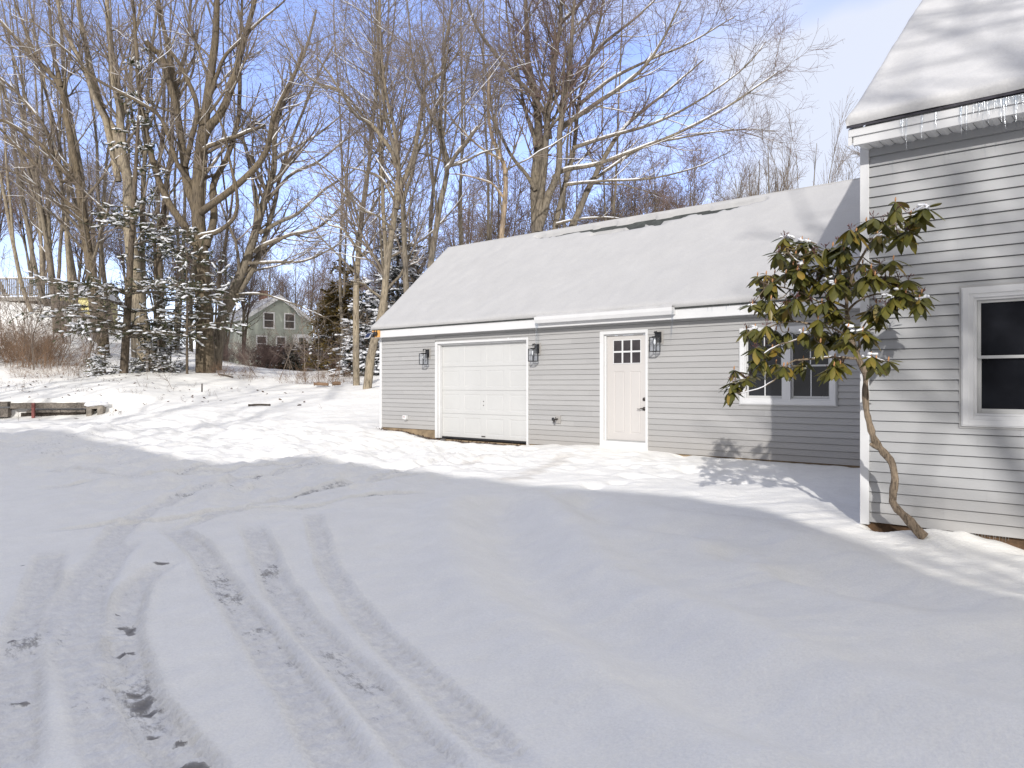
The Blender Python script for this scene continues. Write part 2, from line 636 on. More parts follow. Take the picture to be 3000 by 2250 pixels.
CP += [(-15.4, 12.3, .37), (-14.3, 12.3, .28), (-13.3, 12.3, .18), (-12, 12.3, .16), (-10.5, 12.3, .15), (-9.6, 12.3, .21), (-8.6, 12.25, .27), (-7.5, 12.25, .23), (-6, 12.3, .2), (-4, 12.3, .2), (-2.6, 12.3, .17)]
CP += [(-4, 10, .1), (-7, 10, .13), (-10, 9.5, .12), (-13, 10, .16), (-17, 9, .2), (-2.6, 8.0, .07), (-2.0, 8.05, .03), (-1.2, 8.05, .04), (0, 8.0, .02), (3, 7.5, 0), (8, 7, 0)]
CP = np.array(CP)


def _tps(r):
    return np.where(r > 1e-9, r * r * np.log(np.maximum(r, 1e-9)), 0.0)


_S = 10.0
_c = CP[:, :2] / _S
_n = len(_c)
_K = _tps(np.linalg.norm(_c[:, None] - _c[None], axis=2)) + np.eye(_n) * 2e-3
_Pm = np.hstack([np.ones((_n, 1)), _c])
_A = np.block([[_K, _Pm], [_Pm.T, np.zeros((3, 3))]])
_w = np.linalg.solve(_A, np.concatenate([CP[:, 2], np.zeros(3)]))

# retaining wall line (two points) and terrace step behind it
RW0 = onZ(-330, 1222, 0.42)
RW1 = onZ(312, 1217, 0.42)
_rwd = (RW1 - RW0)[:2]
_rwl = np.linalg.norm(_rwd)
_rwd = _rwd / _rwl
_rwn = np.array((-_rwd[1], _rwd[0]))      # pointing away from the camera
if np.dot(_rwn, RW0[:2]) < 0:
    _rwn = -_rwn


def base_z(x, y):
    x = np.asarray(x, float)
    y = np.asarray(y, float)
    sh = x.shape
    X = np.stack([x.ravel(), y.ravel()], 1) / _S
    out = np.empty(len(X))
    for i in range(0, len(X), 60000):
        c = X[i:i + 60000]
        r = np.sqrt(((c[:, None, :] - _c[None]) ** 2).sum(2))
        out[i:i + 60000] = _tps(r) @ _w[:_n] + _w[_n] + c @ _w[_n + 1:]
    z = out.reshape(sh)
    dist = np.hypot(x, y)
    far = 3.4 + 0.6 * vnoise(x / 40, y / 40, 3)
    z = z + (far - z) * sstep(70, 110, dist)
    back = sstep(-4, -10, -x * SA + y * CA)
    z = z * (1 - back)
    z = np.clip(z, -0.3, 9)
    # terrace
    s = (x - RW0[0]) * _rwd[0] + (y - RW0[1]) * _rwd[1]
    t = (x - RW0[0]) * _rwn[0] + (y - RW0[1]) * _rwn[1]
    lat = sstep(_rwl + 2.2, _rwl - 0.1, s)
    z = z + 0.50 * lat * sstep(0.10, 0.34, t) * sstep(9.0, 2.0, t)
    return z


def poly_dist(x, y, pts):
    """distance to polyline and signed side"""
    best = np.full(x.shape, 1e9)
    side = np.zeros(x.shape)
    along = np.zeros(x.shape)
    acc = 0
    for a, b in zip(pts[:-1], pts[1:]):
        d = b - a
        L = np.linalg.norm(d)
        if L < 1e-6:
            continue
        t = np.clip(((x - a[0]) * d[0] + (y - a[1]) * d[1]) / L ** 2, 0, 1)
        qx = x - (a[0] + t * d[0])
        qy = y - (a[1] + t * d[1])
        dd = np.hypot(qx, qy)
        cr = (d[0] * (y - a[1]) - d[1] * (x - a[0])) / L
        m = dd < best
        best = np.where(m, dd, best)
        side = np.where(m, np.sign(cr), side)
        along = np.where(m, acc + t * L, along)
        acc += L
    return best, side, along


def smooth_poly(pts, n=40):
    pts = np.array(pts, float)
    t = np.concatenate([[0], np.cumsum(np.linalg.norm(np.diff(pts, axis=0), axis=1))])
    tt = np.linspace(0, t[-1], n)
    # Catmull-Rom
    out = []
    for v in tt:
        i = min(max(np.searchsorted(t, v) - 1, 0), len(pts) - 2)
        u = (v - t[i]) / max(t[i + 1] - t[i], 1e-9)
        p0 = pts[max(i - 1, 0)]
        p1 = pts[i]
        p2 = pts[i + 1]
        p3 = pts[min(i + 2, len(pts) - 1)]
        out.append(0.5 * ((2 * p1) + (-p0 + p2) * u + (2 * p0 - 5 * p1 + 4 * p2 - p3) * u * u + (-p0 + 3 * p1 - 3 * p2 + p3) * u ** 3))
    return np.array(out)


def LL(x, y):        # lower-left study crop -> photo pixel
    return (x * 0.6781, 1250 + y * 0.6781)


def ground_path(pts, z=0.02):
    return smooth_poly([onZ(*LL(*p), z)[:2] for p in pts], 36)


TRACKS = [  # (path, half width, depth, ridge height, dirt)
    (ground_path([(800, 560), (680, 610), (590, 680), (548, 780), (542, 900), (572, 1050), (625, 1180), (720, 1310), (850, 1450), (960, 1560)]), .115, .040, .022, .62),
    (ground_path([(720, 430), (880, 570), (990, 710), (1160, 940), (1340, 1190), (1500, 1440), (1580, 1560)]), .13, .030, .026, .62),
    (ground_path([(1080, 440), (1180, 640), (1250, 745), (1360, 880), (1560, 1080), (1750, 1290), (1900, 1450), (2010, 1560)]), .13, .030, .026, .60),
    (ground_path([(1350, 395), (1375, 500), (1450, 650), (1590, 830), (1750, 990), (1930, 1150), (2150, 1350), (2350, 1520)]), .10, .026, .020, .12),
    (ground_path([(230, 520), (170, 700), (105, 900), (70, 1100), (45, 1300), (20, 1550)]), .13, .025, .020, .62),
    (ground_path([(560, 480), (400, 640), (330, 850), (420, 1050), (500, 1250), (610, 1460), (680, 1560)]), .20, .018, .016, .56),
    (ground_path([(420, 560), (560, 430), (800, 330), (1100, 250), (1500, 200)]), .14, .025, .02, .66),
    (ground_path([(150, 470), (500, 430), (900, 408), (1200, 350), (1500, 285), (1900, 245)]), .13, .035, .02, .68),
    (ground_path([(700, 470), (1000, 405), (1300, 385), (1600, 338), (1880, 312)]), .13, .035, .02, .71),
    (ground_path([(100, 300), (500, 270), (900, 215), (1300, 168), (1700, 130), (2100, 60)]), .14, .03, .02, .66),
    (ground_path([(60, 220), (300, 230), (700, 240), (1200, 205), (1600, 175)]), .14, .03, .025, .52),
    (ground_path([(1500, 285), (1750, 235), (1980, 165), (2120, 145)]), .11, .03, .02, .62),
]
SOFT = [
    (smooth_poly([onZ(x * 1.3562, y * 1.3562, .03)[:2] for x, y in ((1080, 1110), (1120, 1190), (1200, 1270), (1350, 1350), (1640, 1500), (1900, 1590), (2200, 1680))], 30), .30, .11),
    (smooth_poly([onZ(x * 1.3562, y * 1.3562, .03)[:2] for x, y in ((1250, 1105), (1400, 1140), (1560, 1160), (1750, 1215), (2000, 1290))], 30), .28, .05),
]
PITS = [onZ(1500 + x * .4973, 1150 + y * .4973, .06) for x, y in ((550, 740), (980, 815), (1290, 945), (430, 660), (1700, 1040), (2000, 1090), (870, 400), (1000, 425), (1350, 560), (480, 580), (720, 525), (900, 520), (1050, 495), (620, 560), (250, 610), (1420, 120))]
BLOBS = [(1160, 140, .13, .04), (940, 590, .06, .13), (870, 575, .06, .03), (905, 745, .10, .035), (1020, 1090, .09, .11), (1060, 1150, .12, .035), (980, 1010, .10, .03), (1300, 1362, .06, .03), (1390, 1520, .13, .06), (1350, 1580, .05, .06), (90, 668, .06, .03), (140, 1112, .08, .02), (735, 828, .025, .025), (840, 480, .05, .02), (1085, 1302, .04, .02), (670, 150, .03, .02), (165, 150, .07, .03)]
BLOBS = [(onZ(x * .4069, 1600 + y * .4069, 0.0), a, b) for x, y, a, b in BLOBS]


def ground_full(x, y):
    z = base_z(x, y)
    d = -x * SA + y * CA
    xc = x * CA + y * SA
    dirt = np.zeros(x.shape)
    tint = np.zeros(x.shape)
    pack = np.zeros(x.shape)
    # broad drifts
    z = z + 0.10 * fbm(x / 6.5, y / 6.5, 11, 3) * sstep(3, 9, d) + 0.03 * fbm(x / 1.6, y / 1.6, 21, 3)
    z = z + (0.016 * fbm(x / .45, y / .6, 23, 3) + 0.006 * fbm(x / .13, y / .17, 25, 2)) * sstep(22, 10, d)
    u2 = xc * .96 + d * .28
    v2 = -xc * .28 + d * .96
    z = z + sstep(2, 4, d) * sstep(16, 9, d) * sstep(-4, 1.0, xc) * (0.034 * fbm(u2 / 2.6, v2 / .8, 27, 3) + 0.012 * fbm(u2 / .9, v2 / .16, 29, 3))
    mp_ = onZ(235, 1268, .3)
    z = z + 0.24 * np.exp(-((x - mp_[0]) / 1.5) ** 2 - ((y - mp_[1]) / 1.1) ** 2) + 0.16 * np.exp(-((x - mp_[0] - 4.2) / 1.6) ** 2 - ((y - mp_[1] - 2.6) / .8) ** 2)
    # churned driveway
    churn = sstep(-5.2, -8.5, x + 0.15 * y) * sstep(2.6, 5.0, y) * sstep(13.4, 10.5, y) * sstep(-30, -22, x)
    lump = fbm(x / 0.55, y / 0.42, 31, 4)
    z = z + churn * (0.13 * lump + 0.12 * np.maximum(0, fbm(x / 1.1, y / 0.8, 37, 3)))
    dirt = np.maximum(dirt, churn * sstep(9.4, 8.2, y) * (0.36 + 0.22 * fbm(x / 1.2, y / 0.5, 41, 3)))
    # footprints by the garage
    fp = sstep(-16, -13, x) * sstep(-4.2, -6.5, x) * sstep(8.6, 9.8, y) * sstep(12.35, 11.9, y)
    z = z + fp * 0.052 * (vnoise(x / 0.30, y / 0.26, 51) + 0.6 * vnoise(x / 0.17, y / 0.17, 53))
    # field lumps to the left
    fl = sstep(-12, -16, x) * sstep(40, 30, d)
    z = z + fl * 0.05 * fbm(x / 0.9, y / 0.9, 61, 3)
    s_ = (x - RW0[0]) * _rwd[0] + (y - RW0[1]) * _rwd[1]
    t_ = (x - RW0[0]) * _rwn[0] + (y - RW0[1]) * _rwn[1]
    z = z - 0.10 * np.exp(-((t_ + .3) / .9) ** 2) * sstep(_rwl + 1, _rwl - .2, s_)
    # brushy terrain beyond
    z = z + sstep(24, 32, d) * 0.10 * fbm(x / 1.5, y / 1.5, 71, 3)
    near = (d > 1.5) & (d < 18) & (np.abs(xc) < 16)
    xn, yn = x[near], y[near]
    zn = z[near]
    dn = dirt[near]
    tn = tint[near]
    pk = np.zeros(xn.shape)
    for pts, hw, dep, rid, dr in TRACKS:
        hw = hw * .86
        dist, side, al = poly_dist(xn, yn, pts)
        wob = 0.03 * vnoise(al * 2.2, side * 5 + 0.3, 81)
        dd = dist + wob
        ins = sstep(hw * 1.08, hw * 0.80, dd)
        rdg = np.exp(-((dd - hw * 1.22) / (hw * 0.22)) ** 2)
        L = np.linalg.norm(np.diff(pts, axis=0), axis=1).sum()
        end = sstep(0, 0.6, al) * sstep(0, 0.4, L - al)
        tread = 0.004 * np.sin(al * 55) * ins + 0.009 * np.cos(dist / hw * 11.0) * ins
        zn = zn + end * 0.85 * (-dep * ins + rid * rdg * (0.75 + 0.9 * vnoise(al * 2.2, side * 3, 83)) + tread)
        dn = np.maximum(dn, end * ins * (dr - 0.23 + 0.30 * fbm(xn / .5, yn / .5, 85, 3)) * sstep(0, 1.2, al) * sstep(0, .9, L - al))
        tn = np.maximum(tn, end * ins * 0.10)
        pk = np.maximum(pk, end * ins)
    for pts, w, dep in SOFT:
        dist, side, al = poly_dist(xn, yn, pts)
        zn = zn - dep * np.exp(-(dist / w) ** 2) + dep * 0.7 * np.exp(-((dist - 2.0 * w) / (w * .8)) ** 2)
    for k, p in enumerate(PITS):
        a = xn - p[0]
        b = yn - p[1]
        sx = 0.20 if k < 6 else 0.13
        zn = zn - (0.085 if k < 6 else 0.085) * np.exp(-((a * CA + b * SA) / sx) ** 2 - ((-a * SA + b * CA) / (sx * 1.15)) ** 2)
    for p, ra, rb in BLOBS:
        a = (xn - p[0]) * CA + (yn - p[1]) * SA
        b = -(xn - p[0]) * SA + (yn - p[1]) * CA
        # exposed asphalt: slanting across the wheel mark
        a2 = a * 0.97 + b * 0.22
        q = np.sqrt((a2 / (ra * 1.05)) ** 2 + (b / (rb * 1.6)) ** 2)
        dn = np.maximum(dn, 0.80 * sstep(1.1, 0.2, q))
    z[near] = zn
    dirt[near] = dn
    tint[near] = tn
    pack[near] = pk
    # two muddy wheel scars in the sun by the garage
    for q in ([(1375, 1365), (1425, 1345)], [(1500, 1412), (1545, 1400), (1600, 1372), (1660, 1350)], [(1020, 1345), (1060, 1340)]):
        pp = np.array([onZ(*a, .12)[:2] for a in q])
        dist, side, al = poly_dist(x, y, pp)
        tint = np.maximum(tint, 1.3 * sstep(.22, .05, dist + .2 * vnoise(x / .2, y / .2, 95)))
    # bare strips along the walls
    s1 = sstep(-15.5, -15.2, x) * sstep(-10.2, -10.6, x) * sstep(12.1, 12.36, y + 0.12 * fbm(x / .4, y / .4, 96, 2)) * sstep(13.2, 12.9, y)
    dirt = np.maximum(dirt, s1 * 0.9)
    z = z - 0.03 * s1
    s2 = sstep(-1.35, -0.9, x) * sstep(7.75, 7.98, y + 0.2 * fbm(x / .4, y / .4, 97, 2)) * sstep(9, 8.6, y)
    dirt = np.maximum(dirt, s2 * 0.66)
    z = z - 0.05 * s2
    s3 = sstep(-2.5, -2.35, x) * sstep(-1.55, -1.75, x) * sstep(8.0, 8.14, y) * sstep(9, 8.6, y)
    z = z - 0.07 * s3
    dirt = np.maximum(dirt, s3 * .8)
    # snow bank round the rhododendron foot
    rb = atd(2715, 1535, 7.3)
    z = z + 0.13 * np.exp(-((x - rb[0] - 0.08) / 0.33) ** 2 - ((y - 8.12) / 0.30) ** 2)
    return z, dirt, tint, np.maximum(pack, churn * .45)


def gz(x, y):
    return float(base_z(np.array([x]), np.array([y]))[0])


def axis_pts(segs):
    out = [segs[0][0]]
    for a, b, s0, s1 in segs:
        x = a
        while x < b - 1e-6:
            t = (x - a) / (b - a)
            x = min(b, x + s0 + (s1 - s0) * t)
            out.append(x)
    return np.array(out)


gd = axis_pts([(-60, -4, 6, 1.0), (-4, 2.2, 1.0, .1), (2.2, 8, .022, .03), (8, 13, .03, .045), (13, 30, .06, .16), (30, 55, .2, .6), (55, 130, .8, 5), (130, 700, 6, 60)])
gx = axis_pts([(-600, -120, 60, 8), (-120, -40, 6, .9), (-40, -16, .35, .13), (-16, -8, .12, .05), (-8, 4.5, .04, .03), (4.5, 8, .03, .06), (8, 20, .1, 1.0), (20, 120, 1.5, 8), (120, 600, 9, 60)])
DD, XX = np.meshgrid(gd, gx, indexing='ij')
wx = XX * CA - DD * SA
wy = XX * SA + DD * CA
wz, wd, wt, wp_ = ground_full(wx, wy)
nr, nc = wx.shape
idx = np.arange(nr * nc).reshape(nr, nc)
Q = np.stack([idx[:-1, :-1], idx[:-1, 1:], idx[1:, 1:], idx[1:, :-1]], -1).reshape(-1, 4)
gme = make_mesh('snow_ground', np.stack([wx, wy, wz], -1).reshape(-1, 3), Q, None, [M['ground']])
for nm, arr in (('dirt', wd), ('tint', wt), ('pack', wp_)):
    at = gme.attributes.new(nm, 'FLOAT', 'POINT')
    at.data.foreach_set('value', arr.astype(np.float32).ravel())
go = link('snow_ground', gme)
tag(go, 'snow covered yard and driveway with curved tyre tracks', kind='structure')


# ------------------------------------------------------------------ building helpers
def siding(mb, x0, x1, z0, z1, Y, e, holes=(), lip=.015, rev=.007, zstart=None):
    zb = z0
    while zb < z1 - 1e-4:
        zt = min(zb + e, z1)
        cuts = sorted({zb, zt} | {z for h in holes for z in (h[2], h[3]) if zb < z < zt})
        for a, b in zip(cuts[:-1], cuts[1:]):
            iv = [(x0, x1)]
            for h in holes:
                if h[2] < b - 1e-5 and h[3] > a + 1e-5:
                    nv = []
                    for p, q in iv:
                        if h[1] <= p or h[0] >= q:
                            nv.append((p, q))
                            continue
                        if h[0] > p:
                            nv.append((p, h[0]))
                        if h[1] < q:
                            nv.append((h[1], q))
                    iv = nv
            jr = np.random.default_rng(int(zb * 977) + int(abs(Y) * 31))
            js = jr.uniform(0, 3.66) + x0 - 3.66 + 3.66 * np.arange(int((x1 - x0) / 3.66) + 3)
            iv2 = []
            for p, q in iv:
                cs = [p] + [j_ for j_ in js if p + .05 < j_ < q - .05] + [q]
                iv2 += [(a_, b_, i_ % 2) for i_, (a_, b_) in enumerate(zip(cs[:-1], cs[1:]))]
            for p, q, alt in iv2:
                lip_ = lip + .0022 * alt
                b2 = min(b, zt - rev)
                ya = Y - lip_ * (1 - (a - zb) / e)
                yb = Y - .002 * alt - lip * (1 - (b2 - zb) / e)
                if b2 > a:
                    mb.quad((p, ya, a), (q, ya, a), (q, yb, b2), (p, yb, b2))
                if b >= zt - 1e-6 and rev > 0:      # reveal under the next board
                    mb.quad((p, yb, b2), (q, yb, b2), (q, Y + .008, b2), (p, Y + .008, b2))
                    mb.quad((p, Y + .008, b2), (q, Y + .008, b2), (q, Y + .008, b), (p, Y + .008, b))
                if a == zb:
                    mb.quad((p, Y + .008, a), (q, Y + .008, a), (q, ya, a), (p, ya, a))
        zb = zt


def picture_frame(mb, x0, x1, z0, z1, w, ya, yb, wb=None, mi=0):
    """rectangular ring of boards between planes ya (front) and yb, mitre-free"""
    wb = w if wb is None else wb
    mb.box(x0, x0 + w, ya, yb, z0, z1, mi)
    mb.box(x1 - w, x1, ya, yb, z0, z1, mi)
    mb.box(x0 + w, x1 - w, ya + .001, yb, z1 - w, z1, mi)
    mb.box(x0 + w, x1 - w, ya + .001, yb, z0, z0 + wb, mi)


def panelled(mb, x0, x1, z0, z1, Y, panels, depth=.014, in1=.018, in2=.04, mi=0):
    """a flat face with embossed rectangular panels (Y = front face, -Y faces viewer)"""
    xs = sorted({x0, x1} | {a for p in panels for a in (p[0], p[1])})
    zs = sorted({z0, z1} | {a for p in panels for a in (p[2], p[3])})
    for xa, xb in zip(xs[:-1], xs[1:]):
        for za, zb in zip(zs[:-1], zs[1:]):
            cx, cz = (xa + xb) / 2, (za + zb) / 2
            if any(p[0] < cx < p[1] and p[2] < cz < p[3] for p in panels):
                continue
            mb.quad((xa, Y, za), (xb, Y, za), (xb, Y, zb), (xa, Y, zb), mi)
    for (a, b, c, d) in panels:
        rings = [((a, b, c, d), Y), ((a + in1, b - in1, c + in1, d - in1), Y + depth), ((a + in2, b - in2, c + in2, d - in2), Y + depth), ((a + in2 + in1, b - in2 - in1, c + in2 + in1, d - in2 - in1), Y + .003)]
        for (r1, y1), (r2, y2) in zip(rings[:-1], rings[1:]):
            A = [(r1[0], y1, r1[2]), (r1[1], y1, r1[2]), (r1[1], y1, r1[3]), (r1[0], y1, r1[3])]
            B = [(r2[0], y2, r2[2]), (r2[1], y2, r2[2]), (r2[1], y2, r2[3]), (r2[0], y2, r2[3])]
            for i in range(4):
                j = (i + 1) % 4
                mb.quad(A[i], A[j], B[j], B[i], mi)
        r, y = rings[-1]
        mb.quad((r[0], y, r[2]), (r[1], y, r[2]), (r[1], y, r[3]), (r[0], y, r[3]), mi)


def roof_snow(name, mat, parent, x0, x1, yE, zE, slope, yR, th, bare=None, res=.05, seed=0, edge=.07, over=.0):
    """snow blanket on a roof plane rising from (yE,zE) towards yR; sits on the deck"""
    L = (yR - yE)
    nx = int((x1 - x0) / res) + 1
    ny = int(L * 1.33 / res) + 1
    xs = np.linspace(x0, x1, nx)
    ts = np.concatenate([[0, 0], np.linspace(0, 1, ny)[1:]])
    ny += 1
    xs = np.concatenate([[x0], xs])
    nx += 1
    Xg, Tg = np.meshgrid(xs, ts, indexing='ij')
    ln = math.hypot(1, slope)
    nY, nZ = -slope / ln, 1 / ln
    s = Tg * L * ln                 # distance from eave along slope
    h = th * (1 + 0.35 * fbm(Xg / 1.3, s / 1.0, seed, 3)) + 0.012 * fbm(Xg / .25, s / .25, seed + 5, 3)
    e = np.minimum(np.minimum(s + 0.014 + 0.016 * fbm(Xg / .16, s * 0 + 3, seed + 9, 2), Xg - x0 + .012), 10)
    h = h * np.sqrt(np.clip(1 - (1 - np.clip(e / edge, 0, 1)) ** 2, 0, 1)) - 0.002
    h[:, 0] = -.004
    h[0, :] = -.004
    if bare is not None:
        h = h - 0.6 * bare(Xg, L * ln - s)
        h = np.maximum(h, -0.04)
    Y = yE + Tg * L + nY * h
    Z = zE + Tg * L * slope + nZ * h
    # let the front edge hang a little unevenly
    Y = Y - over * np.exp(-s / .08) * (0.6 + 0.8 * vnoise(Xg / .3, s * 0, seed + 13))
    V = np.stack([Xg, Y, Z], -1).reshape(-1, 3)
    ii = np.arange(nx * ny).reshape(nx, ny)
    Qs = np.stack([ii[:-1, :-1], ii[1:, :-1], ii[1:, 1:], ii[:-1, 1:]], -1).reshape(-1, 4)
    g = Geo()
    g.add(V, Qs)
    return g.build(name, mat, parent)


def icicle(parent, x, y, z, L, r, name='icicle'):
    g = Geo()
    n = 7
    t = np.linspace(0, 1, n)
    P = np.stack([x + 0.012 * np.cumsum(rng.normal(0, .25, n)) * (L > .12), np.full(n, y), z - t * L], -1)
    rr = r * (1 - t) ** 0.8 * (1 + .25 * rng.normal(0, .5, n)) + 0.0008
    V, Qd = tubes(P[None], rr[None], 6)
    g.add(V, Qd)
    return g.build(name, M['ice'], parent)


# ------------------------------------------------------------------ garage
GY = 12.4
GX0, GX1 = -15.33, -2.50
garage = thing('garage', 'low grey clapboard garage with snow covered roof and white overhead door', 'garage', (-9, GY, .25))
DO = (-13.21, -10.47, .26, 2.435)      # overhead door opening
EN = (-8.596, -7.52, .24, 2.518)       # entry door frame (outer)
WI = (-5.735, -4.10, 1.137, 2.462)     # twin window (outer)
ZT = 2.72
e = .1035
holes = [(DO[0] - .075, DO[1] + .05, .0, DO[3] + .055), (EN[0], EN[1], 0, EN[3]), WI]
mb = MB()
siding(mb, GX0 + .08, DO[0] - .075, .242 + e * 1.7, ZT, GY, e, holes)
siding(mb, DO[0] - .075, DO[1] + .05, .242 + e * 21, ZT, GY, e, holes)
siding(mb, DO[1] + .05, GX1, .242, ZT, GY, e, holes)
# plain side, back and gable walls
mb.quad((GX0 + .01, GY + .05, .2), (GX0 + .01, 17.4, .2), (GX0 + .01, 17.4, ZT), (GX0 + .01, GY + .05, ZT))
mb.add([(GX0 + .01, GY, ZT), (GX0 + .01, 17.4, ZT), (GX0 + .01, 14.85, 5.0)], [(0, 1, 2)])
mb.quad((GX0, 17.4, .2), (GX1, 17.4, .2), (GX1, 17.4, ZT), (GX0, 17.4, ZT))
mb.build('siding_wall', M['siding'], garage)
mb = MB()
mb.box(GX0 - .005, GX0 + .08, GY - .022, GY + .06, .34, ZT)
mb.build('corner_board', M['white'], garage, bevel=.004)
mb = MB()
mb.box(GX0 + .05, DO[0] - .08, GY + .012, GY + .2, -.2, .43)
mb.box(DO[1] + .05, GX1, GY + .02, GY + .2, -.2, .25)
mb.box(DO[0] - .08, DO[1] + .05, GY + .05, GY + .6, -.2, .205)
mb.build('foundation', M['concrete'], garage)
# eaves
EY, EZ, SL, RY = 12.17, 2.85, .88, 14.8
mb = MB()
mb.box(GX0 - .02, GX1, EY + .02, EY + .05, 2.655, 2.845)
mb.build('fascia', M['white'], garage, bevel=.003)
mb = MB()
mb.box(GX0 - .02, GX1, EY + .05, GY + .03, 2.662, 2.672)
mb.box(GX0 - .03, GX0 - .005, EY + .05, GY + .03, 2.655, 2.82)
mb.build('soffit', M['white'], garage)
mb = MB()
mb.box(GX0 - .03, GX1, EY + .005, EY + .03, 2.838, 2.853)
mb.build('drip_edge', M['wood_edge'], garage)
mb = MB()
RZ = EZ + SL * (RY - EY)
mb.prism([(EY, EZ), (RY, RZ), (RY + 2.63, EZ), (RY + 2.63, EZ - .03), (RY, RZ - .04), (EY, EZ - .02)], 'x', GX0 - .03, GX1)
mb.box(GX0 - .03, GX1, EY - .012, EY + .01, EZ - .008, EZ + .016)
mb.build('roof', M['shingle_g'], garage)
mb = MB()    # rake board on the gable
mb.prism([(EY + .02, EZ - .16), (EY + .02, EZ - .02), (RY, RZ - .05), (RY, RZ - .20)], 'x', GX0 - .028, GX0 - .002)
mb.build('rake_board', M['white'], garage)


def bare_strip(x, r):
    """r = distance down from the ridge"""
    c = sstep(-12.1, -9.6, x) * sstep(-6.1, -7.3, x)
    w = 0.07 + 0.24 * c
    lo = 0.10 + 0.05 * fbm(x / .5, r * 2, 5, 2)
    n = fbm(x / .35, r / .12, 6, 3)
    m = sstep(lo - .02, lo + .02, r) * sstep(lo + w + .03, lo + w - .03, r + .12 * n)
    on = sstep(-12.3, -11.7, x + .5 * n) * sstep(-5.9, -6.4, x)
    gaps = sstep(-.33, -.18, vnoise(x / .55, r / .4, 8) + .45 * c)
    r2 = .52 + .03 * fbm(x / .4, r, 12, 2)
    streak = np.exp(-((r - r2) / .03) ** 2) * sstep(-10.3, -9.9, x) * sstep(-8.0, -8.6, x) * sstep(-.1, .1, vnoise(x / .3, r, 14))
    return np.clip(m * on * gaps, 0, 1) + streak * .8


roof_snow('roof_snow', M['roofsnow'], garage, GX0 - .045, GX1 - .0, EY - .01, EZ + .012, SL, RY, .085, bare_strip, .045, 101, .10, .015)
mb = MB()   # snow on the far slope and cap on the ridge
roofb = MB()
roofb.prism([(RY - .02, RZ + .02), (RY - .01, RZ + .115), (RY + .05, RZ + .10), (RY + 2.6, EZ + .06), (RY + 2.6, EZ)], 'x', GX0 - .04, GX1)
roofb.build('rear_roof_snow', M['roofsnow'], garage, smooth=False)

# overhead door
gd_ = MB()
DY = GY + .115
xs0, xs1 = DO[0] - .02, DO[1] + .02
zs = [.275 + i * (2.44 - .275) / 4 for i in range(5)]
for i in range(4):
    z0, z1 = zs[i] + .004, zs[i + 1] - .004
    pw = (xs1 - xs0) / 4
    pans = [(xs0 + pw * k + .085, xs0 + pw * (k + 1) - .085, z0 + .075, z1 - .085) for k in range(4)]
    panelled(gd_, xs0, xs1, z0, z1, DY, pans, .0055, .014, .03)
    gd_.quad((xs0, DY, z1), (xs1, DY, z1), (xs1, DY + .012, z1 + .004), (xs0, DY + .012, z1 + .004))
    gd_.quad((xs0, DY + .012, z0 - .004), (xs1, DY + .012, z0 - .004), (xs1, DY, z0), (xs0, DY, z0))
gd_.box(xs0, xs1, DY + .012, DY + .05, .27, 2.45)
gdo = gd_.build('overhead_door', M['door_white'], garage)
tag(gdo, 'white overhead door with four rows of raised panels')
mb = MB()
cx = (xs0 + xs1) / 2
mb.box(cx - .055, cx + .055, DY - .018, DY - .006, .315, .335)
mb.box(cx - .05, cx - .035, DY - .008, DY + .002, .315, .33)
mb.box(cx + .035, cx + .05, DY - .008, DY + .002, .315, .33)
mb.build('lift_handle', M['handle'], gdo)
mb = MB()
mb.box(xs0, xs1, DY - .004, DY + .03, .232, .272)
mb.build('bottom_seal', M['black'], gdo)
mb = MB()
for zz in (1.02, 1.11):
    mb = MB()
    mb.lathe((cx, DY - .006, zz), [(.012, 0), (.012, .012)], 10, axis='y')
    mb.build('lock_bolt', M['handle'], gdo)
mb = MB()
# jambs, head casing
mb.box(DO[0] - .072, DO[0], GY - .028, GY + .16, .235, DO[3] + .052)
mb.box(DO[1], DO[1] + .048, GY - .028, GY + .16, .205, DO[3] + .052)
mb.box(DO[0], DO[1], GY - .027, GY + .16, DO[3], DO[3] + .051)
mb.box(DO[0], DO[0] + .03, GY + .03, GY + .11, .235, DO[3])
mb.box(DO[0] + .03, DO[1], GY + .03, GY + .11, DO[3] - .03, DO[3] - .001)
mb.build('garage_door_trim', M['white'], garage, bevel=.003)

# entry door
mb = MB()
xa, xb, za, zb = EN
mb.box(xa, xa + .085, GY - .028, GY + .11, za, zb)
mb.box(xb - .05, xb, GY - .028, GY + .11, za, zb)
mb.box(xa + .085, xb - .05, GY - .027, GY + .11, zb - .06, zb)
mb.box(xa + .085, xb - .05, GY - .026, GY + .11, za, .405)
mb.box(xa + .085, xa + .115, GY + .02, GY + .075, .405, zb - .06)
mb.box(xa + .115, xb - .05, GY + .02, GY + .075, zb - .085, zb - .0605)
mb.build('entry_door_trim', M['white'], garage, bevel=.003)
EDY = GY + .062
dx0, dx1, dz0, dz1 = xa + .118, xb - .051, .425, zb - .088
wx0, wx1, wz0, wz1 = dx0 + .155, dx1 - .155, 1.90, 2.335
mb = MB()
panelled(mb, dx0, dx1, dz0, dz1, EDY, [(wx0, wx0 + .235, .56, 1.74), (wx1 - .235, wx1, .56, 1.74)], .008, .010, .018)
mb.box(dx0, dx1, EDY + .02, EDY + .045, dz0, dz1)
edo = mb.build('entry_door', M['door_cream'], garage)
tag(edo, 'cream white entry door with a six pane window near the top')
mb = MB()
picture_frame(mb, wx0 - .012, wx1 + .012, wz0 - .012, wz1 + .012, .013, EDY - .010, EDY + .01)
cw = (wx1 - wx0) / 3
for k in (1, 2):
    mb.box(wx0 + cw * k - .016, wx0 + cw * k + .016, EDY - .012, EDY + .005, wz0, wz1)
zm = (wz0 + wz1) / 2
